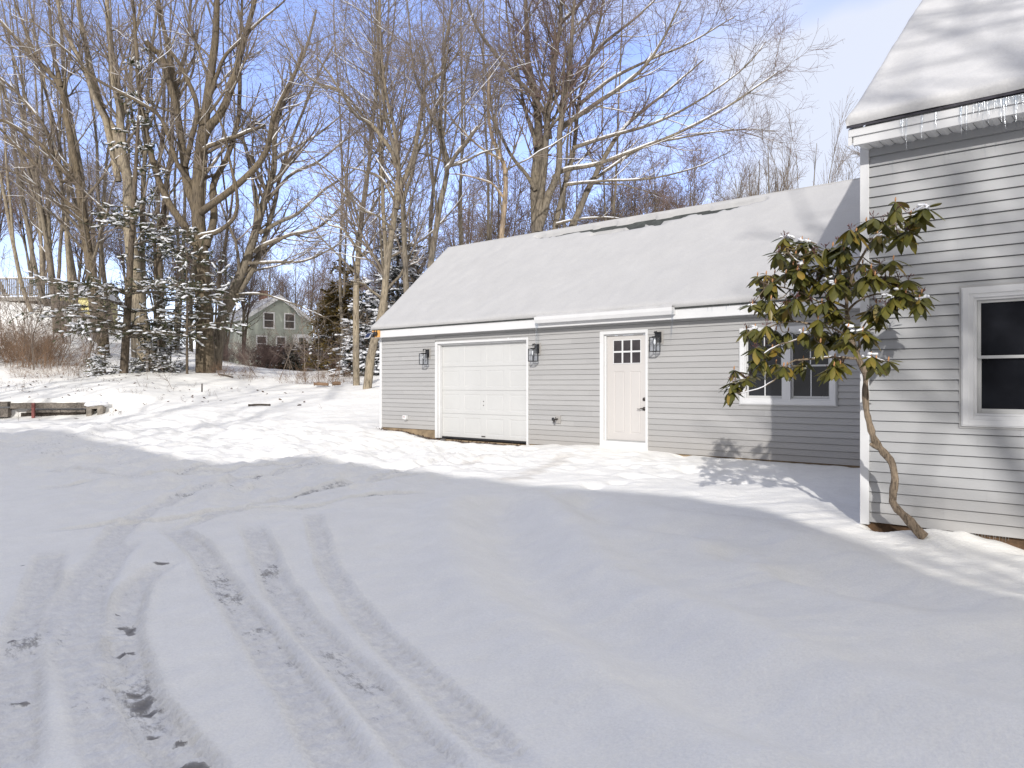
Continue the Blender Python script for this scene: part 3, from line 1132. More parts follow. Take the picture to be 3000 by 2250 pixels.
mb.box(wx0, wx1, EDY - .013, EDY + .005, zm - .016, zm + .016)
mb.build('muntin', M['white'], edo)
mb = MB()
mb.quad((wx0, EDY - .004, wz0), (wx1, EDY - .004, wz0), (wx1, EDY - .004, wz1), (wx0, EDY - .004, wz1))
mb.build('pane', M['pane'], edo)
mb = MB()
hx = dx1 - .07
mb.lathe((hx, EDY - .03, 1.215), [(.026, 0), (.033, .012), (.033, .03)], 16, axis='y')
mb.build('deadbolt', M['handle'], edo, smooth=True)
mb = MB()
mb.lathe((hx, EDY - .03, 1.035), [(.018, 0), (.034, .01), (.034, .03)], 16, axis='y')
mb.tube([(hx, EDY - .05, 1.035), (hx - .03, EDY - .062, 1.045), (hx - .075, EDY - .062, 1.028), (hx - .125, EDY - .058, 1.030)], [.012, .011, .009, .007], 8)
mb.tube([(hx, EDY - .02, 1.035), (hx, EDY - .055, 1.035)], .012, 8)
mb.build('door_handle', M['handle'], edo, smooth=True)
mb = MB()
mb.box(dx0 - .03, dx1, EDY - .03, EDY + .04, .408, .422)
mb.build('sill', M['sash'], edo)


def window_unit(parent, x0, x1, z0, z1, Y, units, casing=.085, muntins=True, label=None, j=.02):
    """double-hung unit(s) in one casing; units = list of (xa, xb) sash openings"""
    mb = MB()
    picture_frame(mb, x0, x1, z0, z1, j, Y - .020, Y + .06)
    fr = mb.build('window', M['siding'], parent)
    if label:
        tag(fr, label)
    mb = MB()
    picture_frame(mb, x0 + j, x1 - j, z0 + j, z1 - j, casing, Y - .034, Y + .07)
    picture_frame(mb, x0 + j + .012, x1 - j - .012, z0 + j + .012, z1 - j - .012, casing * .5, Y - .042, Y - .03)
    ux0 = x0 + j + casing
    ux1 = x1 - j - casing
    picture_frame(mb, ux0, ux1, z0 + j + casing, z1 - j - casing, .022, Y - .020, Y + .07)
    for (a, b), (c, d) in zip(units[:-1], units[1:]):
        mb.box(b, c, Y - .030, Y + .07, z0 + j + casing, z1 - j - casing)
    mb.build('casing', M['white'], fr, bevel=.002)
    zz0, zz1 = z0 + j + casing + .022, z1 - j - casing - .022
    zm = zz0 + (zz1 - zz0) * .5
    sh = MB()
    gl = MB()
    mu = MB()
    for xa, xb in units:
        s = .028
        # upper sash sits forward of the lower one
        picture_frame(sh, xa, xb, zm - .018, zz1, s, Y + .004, Y + .03)
        picture_frame(sh, xa, xb, zz0, zm + .018, s, Y + .030, Y + .06, .042)
        gl.quad((xa + s, Y + .018, zm), (xb - s, Y + .018, zm), (xb - s, Y + .018, zz1 - s), (xa + s, Y + .018, zz1 - s))
        gl.quad((xa + s, Y + .045, zz0 + .03), (xb - s, Y + .045, zz0 + .03), (xb - s, Y + .045, zm), (xa + s, Y + .045, zm))
        if muntins:
            xm = (xa + xb) / 2
            for box_ in ((Y + .010, Y + .017, zm + .018, zz1 - s), (Y + .036, Y + .044, zz0 + .03, zm - .018)):
                mu = MB()
                mu.box(xm - .008, xm + .008, *box_)
                mu.build('muntin', M['white'], fr)
    sh.build('sash', M['vinyl'], fr, bevel=.002)
    gl.build('pane', M['glass'], fr)
    return fr


window_unit(garage, *WI, GY, [(WI[0] + .125, -4.985), (-4.845, WI[1] - .125)], .085, True, 'twin double hung window with white frame partly behind the rhododendron', .018)

# gutter over the entry
ga, gb = onY(1566, 936, EY - .1)[0], onY(1968, 900, EY - .1)[0]
mb = MB()
prof = [(EY + .018, 2.735), (EY + .018, 2.865), (EY - .005, 2.865), (EY - .005, 2.752), (EY - .075, 2.752), (EY - .095, 2.80), (EY - .10, 2.85), (EY - .085, 2.85), (EY - .085, 2.862), (EY - .115, 2.862), (EY - .112, 2.80), (EY - .085, 2.735)]
mb.prism(prof, 'x', ga, gb)
mb.prism([(EY + .018, 2.735), (EY + .018, 2.86), (EY - .11, 2.86), (EY - .108, 2.80), (EY - .085, 2.735)], 'x', ga - .006, ga)
mb.prism([(EY + .018, 2.735), (EY + .018, 2.86), (EY - .11, 2.86), (EY - .108, 2.80), (EY - .085, 2.735)], 'x', gb, gb + .006)
gut = mb.build('gutter', M['white'], garage)
tag(gut, 'short white gutter over the entry door')
g = Geo()     # snow lying in the gutter
n = 120
xsn = np.linspace(ga + .01, gb - .01, n)
prof = np.linspace(0, 1, 9)
YY = EY - .095 + prof * .17
ZZ = 2.845 + .10 * np.sin(np.minimum(prof * 2.2, 1.57)) + .0 * prof
Xg = np.repeat(xsn[:, None], 9, 1)
Yg = np.repeat(YY[None], n, 0) + .0
Zg = np.repeat(ZZ[None], n, 0) + .03 * fbm(Xg / .2, Yg / .1, 7, 3)
ii = np.arange(n * 9).reshape(n, 9)
g.add(np.stack([Xg, Yg, Zg], -1), np.stack([ii[:-1, :-1], ii[1:, :-1], ii[1:, 1:], ii[:-1, 1:]], -1).reshape(-1, 4))
g.build('gutter_snow', M['roofsnow'], gut)
icicle(gut, ga + .03, EY - .08, 2.74, .60, .030)
icicle(gut, gb + .0, EY - .08, 2.80, .46, .022)
for x, L in ((-6.62, .05), (-6.5, .06), (-6.2, .09), (-6.12, .12), (-6.02, .06), (-5.86, .11), (-5.8, .05), (-5.6, .08), (-5.4, .1), (-5.3, .07), (-5.1, .12), (-4.9, .06), (-4.7, .1), (-4.5, .08)):
    icicle(garage, x, EY - .005, EZ - .005, L, .006)

# ------------------------------------------------------------------ fittings on the garage
LANT = [(1251, 2.32, 'black box wall lantern left of the white overhead door'), (1572, 2.33, 'black box wall lantern between the overhead door and the entry door'), (1928, 2.455, 'black box wall lantern right of the cream entry door')]
lroot = None
for k, (px, zt, lab) in enumerate(LANT):
    x = onY(px, 1000, GY - .05)[0]
    if lroot is None:
        L = thing('wall_lantern', lab, 'lantern', (x, GY, zt), 'black lanterns on the garage wall')
        lroot = L
        mb = MB()
        mb.box(x - .085, x + .085, GY - .030, GY - .002, zt - .225, zt + .025)
        mb.build('mounting_block', M['siding'], L, bevel=.004)
        mb = MB()
        mb.box(x - .06, x + .06, GY - .052, GY - .030, zt - .19, zt)
        mb.build('backplate', M['black'], L, bevel=.003)
        cy = GY - .165
        mb = MB()
        mb.tube([(x, GY - .05, zt - .03), (x, GY - .12, zt + .005), (x, cy, zt - .02), (x, cy, zt - .10)], .009, 8)
        mb.lathe((x, cy, zt - .025), [(.012, 0), (.026, .0), (.014, .02), (.004, .035)], 12)
        mb.build('arm', M['black'], L)
        mb = MB()
        w = .068
        zb_, zt_ = zt - .36, zt - .105
        for sx in (-1, 1):
            for sy in (-1, 1):
                mb.box(x + sx * w - .006, x + sx * w + .006, cy + sy * w - .006, cy + sy * w + .006, zb_, zt_)
        for zz in (zb_, zt_):
            for sx in (-1, 1):
                mb.box(x + sx * w - .007, x + sx * w + .007, cy - w, cy + w, zz - .007, zz + .007)
            for sy in (-1, 1):
                mb.box(x - w, x + w, cy + sy * w - .0071, cy + sy * w + .0071, zz - .0071, zz + .0071)
        mb.box(x - w * .55, x + w * .55, cy - w * .55, cy + w * .55, zt_ - .004, zt_ + .02)
        mb.build('lantern_frame', M['black'], L)
        mb = MB()
        w2 = w - .004
        for sx in (-1, 1):
            mb.quad((x + sx * w2, cy - w2, zb_), (x + sx * w2, cy + w2, zb_), (x + sx * w2, cy + w2, zt_), (x + sx * w2, cy - w2, zt_))
        for sy in (-1, 1):
            mb.quad((x - w2, cy + sy * w2, zb_), (x + w2, cy + sy * w2, zb_), (x + w2, cy + sy * w2, zt_), (x - w2, cy + sy * w2, zt_))
        mb.build('lantern_glass', M['clear'], L)
        mb = MB()
        mb.lathe((x, cy, zt_ - .06), [(.013, .06), (.013, .03), (.022, -.005), (.026, -.035), (.018, -.062), (.004, -.072)], 14)
        mb.build('bulb', M['bulb'], L, smooth=True)
    else:
        L = lroot.copy()
        COL.objects.link(L)
        for ch in lroot.children:
            c = ch.copy()
            COL.objects.link(c)
            c.parent = L
        L.location = (x, GY, zt)
        L['label'] = lab

# solar panel and camera on the corner
x0, y0 = GX0, EY
t = thing('security_camera', 'black security camera on an orange wood block at the eave corner', 'camera', (x0 + .06, y0, 2.75))
mb = MB()
mb.box(x0 - .02, x0 + .26, y0 - .012, y0 + .018, 2.665, 2.835)
mb.build('mounting_block', M['orange'], t)
mb = MB()
for dx, zc in ((.07, 2.745), (.165, 2.752)):
    mb.lathe((x0 + dx, y0 - .085, zc), [(.036, 0), (.048, .012), (.048, .06), (.03, .075)], 14, axis='y')
    mb.box(x0 + dx - .012, x0 + dx + .012, y0 - .02, y0 - .01, zc - .07, zc + .09)
mb.lathe((x0 + .075, y0 - .07, 2.66), [(.03, 0), (.045, .03), (.04, .06)], 12)
mb.build('camera_body', M['black'], t, smooth=True)
mb = MB()
mb.lathe((x0 + .07, y0 - .092, 2.755), [(.010, 0), (.018, .006), (.018, .012)], 12, axis='y')
mb.build('lens', M['lens'], t, smooth=True)
t = thing('solar_panel', 'small tilted solar panel with white rim at the garage eave corner', 'solar panel', (x0 - .12, y0 - .05, 2.72))
mb = MB()
a0 = np.array((x0 - .25, y0 - .10, 2.645))
ux = np.array((.24, -.03, .0))
uz = np.array((.035, .09, .145))
nn = np.cross(ux, uz)
nn = nn / np.linalg.norm(nn)


def pl(a, b, c):
    return a0 + ux * a + uz * b + nn * c


mb.add([pl(0, 0, 0), pl(1, 0, 0), pl(1, 1, 0), pl(0, 1, 0), pl(0, 0, -.015), pl(1, 0, -.015), pl(1, 1, -.015), pl(0, 1, -.015)], [(0, 1, 2, 3), (4, 5, 6, 7), (0, 1, 5, 4), (1, 2, 6, 5), (2, 3, 7, 6), (3, 0, 4, 7)])
mb.tube([pl(.6, .5, -.02), (x0 + .02, y0 + .03, 2.66)], .012, 8)
mb.build('panel_frame', M['white'], t)
mb = MB()
mb.add([pl(.07, .1, .004), pl(.93, .1, .004), pl(.93, .92, .004), pl(.07, .92, .004)], [(0, 1, 2, 3)])
mb.build('solar_cell', M['panel'], t)

ox = -14.316
t = thing('outlet_box', 'small white outlet box low on the grey wall left of the overhead door', 'outlet', (ox, GY, .68))
mb = MB()
mb.box(ox - .075, ox + .055, GY - .075, GY - .004, .645, .735)
mb.build('cover', M['white'], t, bevel=.006)
mb = MB()
for a in (-.045, -.02, .0):
    mb.box(ox + a, ox + a + .012, GY - .0775, GY - .075, .685, .712)
mb.build('marking', M['red'], t)
mb = MB()
mb.box(ox - .05, ox + .045, GY - .06, GY - .006, .615, .645)
mb.build('conduit', M['sash'], t)
bx = -9.66
t = thing('hose_bib', 'dark outdoor faucet on a grey mounting block right of the overhead door', 'faucet', (bx, GY, .77))
mb = MB()
mb.box(bx - .02, bx + .10, GY - .032, GY - .003, .70, .865)
mb.build('mounting_block', M['siding'], t, bevel=.004)
mb = MB()
mb.tube([(bx + .03, GY - .03, .785), (bx + .03, GY - .10, .785), (bx + .02, GY - .13, .765), (bx + .02, GY - .14, .72)], [.016, .016, .018, .016], 8)
mb.tube([(bx + .03, GY - .10, .785), (bx + .03, GY - .10, .83)], .008, 8)
mb.build('spout', M['handle'], t, smooth=True)
mb = MB()
mb.lathe((bx + .01, GY - .165, .785), [(.012, 0), (.036, .005), (.036, .018), (.012, .024)], 12, axis='y')
mb.build('valve_wheel', M['black'], t, smooth=True)

# ------------------------------------------------------------------ main house
HY = 8.2
HX0, HX1 = -2.49, 9.0
house = thing('house', 'tall grey clapboard house with steep snowy roof and icicles at right', 'house', (0, HY, .1))
HW = (-1.605, -.05, 1.087, 2.418)
mb = MB()
eh = .102
HZ0 = .115
siding(mb, HX0 + .085, HX1, HZ0, 3.89, HY, eh, [HW], .020, .010)
mb.quad((HX0 + .012, HY + .08, -.2), (HX0 + .012, 16.2, -.2), (HX0 + .012, 16.2, 3.9), (HX0 + .012, HY + .08, 3.9))
mb.add([(HX0 + .012, HY - .2, 3.9), (HX0 + .012, 16.4, 3.9), (HX0 + .012, 12.2, 7.25)], [(0, 1, 2)])
mb.quad((HX1, HY, -.2), (HX1, 16.2, -.2), (HX1, 16.2, 3.9), (HX1, HY, 3.9))
mb.build('siding_wall', M['siding2'], house)
mb = MB()
mb.box(HX0, HX0 + .085, HY - .026, HY + .08, .085, 3.89)
mb.build('corner_board', M['white'], house, bevel=.004)
mb = MB()
mb.box(HX0 + .03, HX1, HY + .03, HY + .3, -.4, .12)
mb.build('foundation', M['soil'], house)
hE = 7.88
mb = MB()
mb.box(HX0 - .02, HX1, hE + .004, hE + .05, 3.932, 4.005)
mb.box(HX0 + .02, HX1, hE + .022, hE + .06, 3.848, 3.932)
mb.build('fascia', M['white'], house, bevel=.003)
mb = MB()
n = int((HX1 - HX0) / .10)
for i in range(n):
    xa = HX0 + .03 + i * .10
    mb.prism([(xa, 3.872), (xa + .055, 3.858), (xa + .092, 3.872), (xa + .092, 3.884), (xa, 3.884)], 'y', hE + .06, HY - .003)
mb.build('soffit', M['white'], house)
HS = .774
hRY, hRZ = 12.2, 4.03 + .774 * (12.2 - hE)
mb = MB()
mb.prism([(hE - .02, 4.012), (hE - .02, 4.034), (hRY, hRZ), (16.5, 4.04), (16.5, 4.0), (hRY, hRZ - .05)], 'x', HX0 - .03, HX1)
mb.build('roof', M['shingle'], house)
mb = MB()
mb.prism([(hE + .01, 3.85), (hE + .01, 4.0), (hRY, hRZ - .055), (hRY, hRZ - .22)], 'x', HX0 - .024, HX0 + .01)
mb.build('rake_board', M['white'], house)
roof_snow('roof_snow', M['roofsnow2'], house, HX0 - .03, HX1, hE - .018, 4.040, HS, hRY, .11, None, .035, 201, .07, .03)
mb = MB()
mb.prism([(hRY - .02, hRZ), (hRY, hRZ + .12), (16.4, 4.1), (16.4, 4.04)], 'x', HX0 - .03, HX1)
mb.build('rear_roof_snow', M['roofsnow2'], house)
window_unit(house, *HW, HY, [(HW[0] + .143, -.90), (-.745, HW[1] - .143)], .10, False, 'double hung window with white frame and dark glass')
r2 = np.random.default_rng(5)


def eave_x(px):
    return onY(px, 380, hE)[0]


ICI = [(2641, .11), (2647, .20), (2656, .34), (2703, .24), (2744, .18), (2815, .14), (2819, .28), (2832, .27), (2941, .29), (2979, .24)]
for px, L in ICI:
    icicle(house, eave_x(px), hE - .012, 4.0, L * .95, .009)
for i in range(46):
    px = 2852 + i * 5.2 + r2.uniform(-2, 2)
    icicle(house, eave_x(px), hE - .012, 4.0, r2.uniform(.03, .13) * (1 if r2.random() > .2 else 1.7), .006)
for i in range(16):
    x = onY(2826 + i * 8.6 + r2.uniform(-3, 3), 1560, HY)[0]
    icicle(house, x, HY - .012, .116, r2.uniform(.02, .09), .005)

# ------------------------------------------------------------------ tree engine
def gpt(px, d):
    p = atd(px, 1125, d)
    return (p[0], p[1], gz(p[0], p[1]))


def resample(pts, rad, n):
    pts = np.array(pts, float)
    sp = smooth_poly(pts, n)
    t = np.concatenate([[0], np.cumsum(np.linalg.norm(np.diff(pts, axis=0), axis=1))])
    r = np.interp(np.linspace(0, t[-1], n), t, rad)
    return sp, r


def interp_batch(P, Rd, which, t):
    n = P.shape[1]
    f = t * (n - 1)
    i = np.minimum(f.astype(int), n - 2)
    w = (f - i)[:, None]
    a = P[which, i]
    b = P[which, i + 1]
    pos = a * (1 - w) + b * w
    tan = b - a
    tan = tan / np.maximum(np.linalg.norm(tan, axis=1, keepdims=True), 1e-9)
    r = Rd[which, i] * (1 - w[:, 0]) + Rd[which, i + 1] * w[:, 0]
    return pos, tan, r


def branch_out(g, P, Rd, N_, t0, ang, length, ratio, rmin, nseg, wander, up, seed_rng, flat=0.0, droop=0.0, taper=.25, lenpow=.6):
    """spawn N_ children from a batch of parents"""
    L = np.linalg.norm(np.diff(P, axis=1), axis=2).sum(1)
    pr = L / L.sum()
    wh = seed_rng.choice(len(P), N_, p=pr)
    t = t0 + (0.99 - t0) * seed_rng.random(N_) ** 0.85
    pos, tan, r = interp_batch(P, Rd, wh, t)
    rv = seed_rng.normal(0, 1, (N_, 3))
    rv[:, 2] *= (1 - flat)
    ax = rv - (rv * tan).sum(1, keepdims=True) * tan
    ax /= np.maximum(np.linalg.norm(ax, axis=1, keepdims=True), 1e-6)
    a = np.radians(seed_rng.uniform(ang[0], ang[1], N_))[:, None]
    D = tan * np.cos(a) + ax * np.sin(a)
    ln = seed_rng.uniform(length[0], length[1], N_) * (1.1 - .55 * t) * (L[wh] / L.mean()) ** lenpow
    ln = np.minimum(ln, L[wh] * .9)
    r0 = np.maximum(np.minimum(r * ratio, ln * .016 + .003), rmin)
    pts = np.empty((N_, nseg + 1, 3))
    pts[:, 0] = pos
    cur = pos.copy()
    for i in range(nseg):
        D = D + seed_rng.normal(0, wander, (N_, 3))
        D[:, 2] += up - droop * (i / nseg)
        D /= np.linalg.norm(D, axis=1, keepdims=True)
        cur = cur + D * (ln / nseg)[:, None]
        pts[:, i + 1] = cur
    tt = np.linspace(0, 1, nseg + 1)[None]
    rad = r0[:, None] * (1 - (1 - taper) * tt)
    return pts, np.maximum(rad, rmin * .7)


def snow_strip(g, P, Rd, sr, frac=.6, minr=.01, maxr=.4, vert=.86):
    """snow lying along the top of limbs"""
    T = np.diff(P, axis=1)
    T = T / np.maximum(np.linalg.norm(T, axis=2, keepdims=True), 1e-9)
    n = P.shape[1]
    for b in range(len(P)):
        r = Rd[b].mean()
        if r < minr or r > maxr:
            continue
        i = 0
        while i < n - 1:
            if abs(T[b, i, 2]) < vert and sr.random() < frac:
                j = i
                while j < n - 1 and abs(T[b, j, 2]) < vert and (j - i) < 6:
                    j += 1
                k = np.arange(i, j + 1)
                pp = P[b, k]
                rr = Rd[b, k]
                if len(k) >= 2:
                    q = np.linspace(0, 1, len(k))
                    env = np.clip(np.minimum(q, 1 - q) * 4 + .25, 0, 1)
                    top = pp + np.array((-.12, -.2, 1.0)) * (rr * .62)[:, None]
                    V, Qd = tubes(top[None], (np.minimum(rr * .78, .07) * env + .003)[None], 5)
                    g.add(V, Qd)
                i = j
            else:
                i += 1


def grow_tree(name, label, stems, levels, mats, seed, snow=.6, group=None, base=None, cat='tree', trunk_k=9, n0=26, crown_mats=None):
    """stems: [(pts(n,3), radii(n))]; levels: list of dicts for branch_out"""
    sr = np.random.default_rng(seed)
    S = [resample(p, r, n0) for p, r in stems]
    P = np.stack([s[0] for s in S])
    Rd = np.stack([s[1] for s in S])
    P = P + np.cumsum(sr.normal(0, .012, P.shape), axis=1) * np.array((1, 1, .3)) * (np.arange(n0) > 1)[None, :, None]
    b = P[0, 0] if base is None else np.array(base)
    root = thing(name, label, cat, b, group)
    g = Geo()
    V, Qd = tubes(P, Rd, trunk_k)
    if Rd[0, 0] > .12:
        # uneven girth
        pass
    g.add(V, Qd)
    g.build('trunk', mats[0], root)
    c = Geo()
    sg = Geo()
    snow_strip(sg, P, Rd, sr, snow * .75, .015, .30)
    cur = [(P, Rd)]
    lv = []
    for li, spec in enumerate(levels):
        sp = dict(spec)
        src = sp.pop('src', li)
        mi = sp.pop('mi', 0)
        k = sp.pop('k', 4)
        par = cur[src]
        ch = branch_out(c, par[0], par[1], seed_rng=sr, **sp)
        cur.append(ch)
        V, Qd = tubes(ch[0], ch[1], k)
        c.add(V, Qd, mi=mi)
        if li <= 1 and snow:
            snow_strip(sg, ch[0], ch[1], sr, snow * (.45 if li == 0 else .18), .010, .2)
    c.build('crown', crown_mats or [M['limb'], M['twig']], root)
    if sg.n:
        tag(sg.build('branch_snow', M['snow'], root), kind='stuff')
    return root


def Z1(x, y):
    return (x * .5425, y * .5425)


def Z2(x, y):
    return (1000 + x * .6781, y * .6781)


def Z3(x, y):
    return (x * .5425, 500 + y * .5425)


def stem(fn, d, pts, w0, w1, bend=0.0, dd=0.0, toground=False):
    """stem from study-crop pixels; widths in crop pixels; dd = depth gained along it"""
    out = []
    sc = {Z1: .5425, Z2: .6781, Z3: .5425}.get(fn, 1)
    n = len(pts)
    for i, p in enumerate(pts):
        f = p[2] if len(p) > 2 else fn
        q = f(p[0], p[1])
        di = d + dd * i / max(n - 1, 1) + bend * math.sin(i * 1.7)
        out.append(atd(q[0], q[1], di))
    r = np.linspace(w0, w1, n) * sc / F * d / 2
    if toground:
        b = out[0]
        zz = gz(b[0], b[1]) - .12
        out[0] = np.array((b[0], b[1], min(b[2], zz) if abs(b[2] - zz) < 1.2 else zz))
    return out, r


LV = lambda a, b, c, e: _LV(int(a * 1.1), int(b * 1.15), int(c * .9), int(e * .6))
_LV = lambda a, b, c, e: [
    dict(N_=a, t0=.22, ang=(22, 58), length=(1.8, 4.2), ratio=.42, rmin=.010, nseg=9, wander=.10, up=.055, k=5, mi=0),
    dict(N_=b, t0=.18, ang=(25, 60), length=(.9, 2.3), ratio=.6, rmin=.0065, nseg=6, wander=.13, up=.03, k=4, mi=1, src=1),
    dict(N_=c, t0=.15, ang=(25, 65), length=(.45, 1.2), ratio=.7, rmin=.0055, nseg=4, wander=.14, up=.02, k=3, mi=1, src=2),
    dict(N_=e, t0=.1, ang=(25, 65), length=(.25, .6), ratio=.8, rmin=.0048, nseg=2, wander=.12, up=.02, k=3, mi=1, src=3),
]

# --- big maple with the broad trunk
d = 36
maple = [
    stem(Z3, d, [(1112, 1100), (1108, 1000), (1105, 880), (1096, 700), (1085, 480), (1070, 300), (1070, 100), (1080, 800, Z1), (1110, 600, Z1), (1140, 400, Z1), (1165, 200, Z1), (1175, 0, Z1), (1190, -350, Z1), (1200, -600, Z1)], 108, 16, toground=True),
    stem(Z1, d, [(1065, 1160), (1010, 980), (990, 830), (960, 600), (935, 400), (900, 200), (860, 0), (840, -300)], 50, 14, dd=1.2),
    stem(Z1, d, [(1050, 1320), (1010, 1245), (900, 1080), (830, 900), (770, 620), (745, 400), (735, 200), (700, -200)], 46, 12, dd=-1.5),
    stem(Z1, d, [(1045, 1000), (960, 880), (870, 650), (750, 555), (500, 420), (380, 300), (150, 100)], 26, 8, dd=-3),
    stem(Z1, d, [(1085, 780), (1120, 700), (1200, 590), (1270, 380), (1330, 150), (1380, -50), (1420, -300)], 56, 14, dd=-1),
    stem(Z1, d, [(1085, 1150), (1120, 1120), (1290, 990), (1430, 840), (1470, 700), (1500, 590), (1600, 380), (1640, 250)], 44, 10, dd=-2.5),
    stem(Z1, d, [(1050, 1290), (1075, 1275), (1180, 1250), (1270, 1170), (1285, 1050), (1250, 900), (1210, 700), (1150, 560)], 30, 8, dd=-1.5),
    stem(Z1, d, [(1110, 1330), (1150, 1180), (1150, 1000), (1230, 830), (1290, 600), (1300, 300), (1310, 0)], 46, 14, dd=2),
    stem(Z1, d, [(1085, 820), (1110, 800), (1180, 765), (1280, 735), (1430, 680)], 26, 18, dd=-1),
    stem(Z1, d, [(1000, 900), (1060, 600), (1010, 430), (960, 330), (890, 240)], 30, 16, dd=-1),
    stem(Z1, d, [(1110, 600), (1165, 420), (1220, 300), (1300, 220), (1420, 100), (1540, 0)], 26, 8, dd=-1),
    stem(Z1, d, [(960, 620), (880, 330), (830, 270), (790, 220)], 36, 26, dd=-1),
]
grow_tree('maple_tree', 'largest bare maple with a broad trunk forking into many upright limbs', maple, LV(110, 700, 2300, 2400), [M['bark']], 11, .75)

# --- leaning pair beside it
d = 38
lean = [
    stem(Z3, d, [(1165, 960), (1190, 830), (1240, 680), (1330, 480), (1400, 250), (1460, 50), (1480, 880, Z1), (1485, 680, Z1), (1560, 450, Z1), (1650, 250, Z1), (1700, 50, Z1)], 62, 10, toground=True),
    stem(Z3, d, [(1180, 900), (1215, 790), (1300, 640), (1390, 480), (1450, 300), (1490, 150), (1510, 950, Z1), (1575, 750, Z1), (1700, 450, Z1), (1800, 250, Z1)], 40, 9, dd=1),
    stem(Z3, d, [(1375, 440), (1420, 405), (1560, 350), (1720, 310), (1850, 190), (1960, 60)], 26, 6, dd=-1),
    stem(Z3, d, [(1400, 340), (1500, 280), (1600, 230), (1750, 100), (1900, 0), (2000, -120)], 24, 6, dd=1),
    stem(Z3, d, [(1340, 500), (1380, 500), (1500, 495), (1640, 490), (1800, 420), (1900, 330)], 22, 5, dd=-1),
    stem(Z3, d, [(1270, 670), (1400, 665), (1500, 690), (1640, 740), (1760, 790)], 15, 4, dd=-2),
    stem(Z1, d, [(1440, 1090), (1560, 950), (1700, 880), (1850, 760), (2000, 640)], 20, 5, dd=-1),
    stem(Z1, d, [(1480, 860), (1600, 790), (1750, 700), (1900, 560)], 18, 5, dd=1),
]
grow_tree('leaning_tree', 'bare two stemmed tree leaning right beside the broad maple', lean, LV(100, 640, 2000, 2000), [M['bark_grey']], 12, .5)

# --- slim straight trunk
d = 31.5
slim = [
    stem(Z3, d, [(1926, 1156), (1920, 900), (1922, 600), (1928, 450), (1945, 250), (1972, 50), (1985, 900, Z1), (2000, 720, Z1), (2020, 450, Z1), (2030, 100, Z1), (2045, -250, Z1)], 38, 10, toground=True),
    stem(Z1, d, [(2000, 740), (1990, 670), (1850, 500), (1700, 440), (1600, 330), (1520, 180)], 20, 5, dd=-2),
    stem(Z3, d, [(1945, 290), (1900, 160), (1850, 130), (1780, 50), (1700, -60)], 16, 5, dd=-1),
    stem(Z3, d, [(1935, 450), (1860, 320), (1780, 290), (1690, 200), (1600, 150)], 13, 4, dd=1),
    stem(Z1, d, [(2010, 600), (2060, 450), (2110, 250), (2140, 0)], 16, 6, dd=1),
]
grow_tree('slim_tree', 'slim bare tree with one straight pale trunk left of the garage', slim, LV(60, 400, 1350, 1500), [M['bark_pale']], 13, .6)

# --- leaning tree at the garage corner
d = 29.5
corner = [
    stem(Z3, d, [(1982, 1140), (2010, 980), (2040, 850), (2075, 680), (2092, 500), (2130, 250), (2150, 50), (2152, 880, Z1), (2130, 700, Z1), (2080, 500, Z1), (2060, 200, Z1), (2050, -150, Z1)], 50, 10, toground=True),
    stem(Z3, d, [(2070, 700), (2085, 450), (2070, 200), (2062, 0), (2060, 780, Z1), (2050, 500, Z1), (2030, 300, Z1), (2020, 50, Z1)], 26, 6, dd=1.5),
    stem(Z2, d, [(238, 900), (262, 800), (310, 690), (345, 500), (360, 380), (450, 300), (520, 200)], 28, 6, dd=-1),
    stem(Z2, d, [(236, 720), (215, 650), (130, 545), (60, 500), (0, 410), (-120, 250)], 22, 6, dd=-2),
    stem(Z3, d, [(2060, 690), (2000, 640), (1960, 610), (1890, 600)], 14, 5, dd=-1.5),
    stem(Z3, d, [(2120, 320), (2050, 250), (1960, 210), (1880, 120)], 15, 5, dd=-1.5),
    stem(Z2, d, [(240, 900), (180, 780), (100, 740), (0, 720)], 14, 5, dd=1.5),
]
grow_tree('corner_tree', 'bare tree leaning right, its foot close to the garage corner', corner, LV(80, 560, 1900, 2400), [M['bark_pale']], 14, .6)

# --- trees standing behind the garage roof
d = 29
t1 = [
    stem(Z2, d, [(285, 1330), (280, 1200), (268, 1000), (262, 850), (240, 700), (190, 500), (165, 300), (150, 100), (140, -150)], 28, 7, dd=1),
    stem(Z2, d, [(266, 880), (290, 780), (320, 650), (370, 540), (410, 430), (440, 250), (460, 50)], 18, 5, dd=-1),
]
grow_tree('forked_tree', 'slender bare tree forking low above the left roof edge', t1, LV(50, 350, 1200, 1500), [M['bark_grey']], 15, .5)
t2 = [
    stem(Z2, d - 1, [(370, 1300), (385, 1130), (420, 900), (455, 720), (425, 560), (428, 380), (440, 200), (470, 0), (480, -200)], 30, 7, dd=1),
    stem(Z2, d - 1, [(450, 740), (500, 670), (545, 610), (590, 548)], 20, 13, dd=-.5),
    stem(Z2, d - 1, [(455, 720), (530, 700), (600, 660), (680, 640)], 14, 5, dd=-1),
    stem(Z2, d - 1, [(425, 560), (360, 430), (320, 300), (300, 120), (290, -50)], 15, 5, dd=1),
]
grow_tree('curved_tree', 'curved bare tree with a broken limb stub rising over the garage roof', t2, LV(50, 350, 1200, 1500), [M['bark_grey']], 16, .6)
snag = [stem(Z2, 28.5, [(690, 1150), (700, 1000), (715, 760), (690, 670), (650, 560), (645, 400), (650, 310)], 26, 8),
        stem(Z2, 28.5, [(708, 700), (600, 640), (520, 560), (440, 470)], 11, 4, dd=-1),
        stem(Z2, 28.5, [(715, 880), (660, 800), (560, 760), (480, 750)], 12, 4, dd=-1)]
grow_tree('peeled_tree', 'pale dying tree with peeled tan bark beside the big crown', snag, LV(26, 160, 500, 700), [M['bark_snag']], 17, .7)

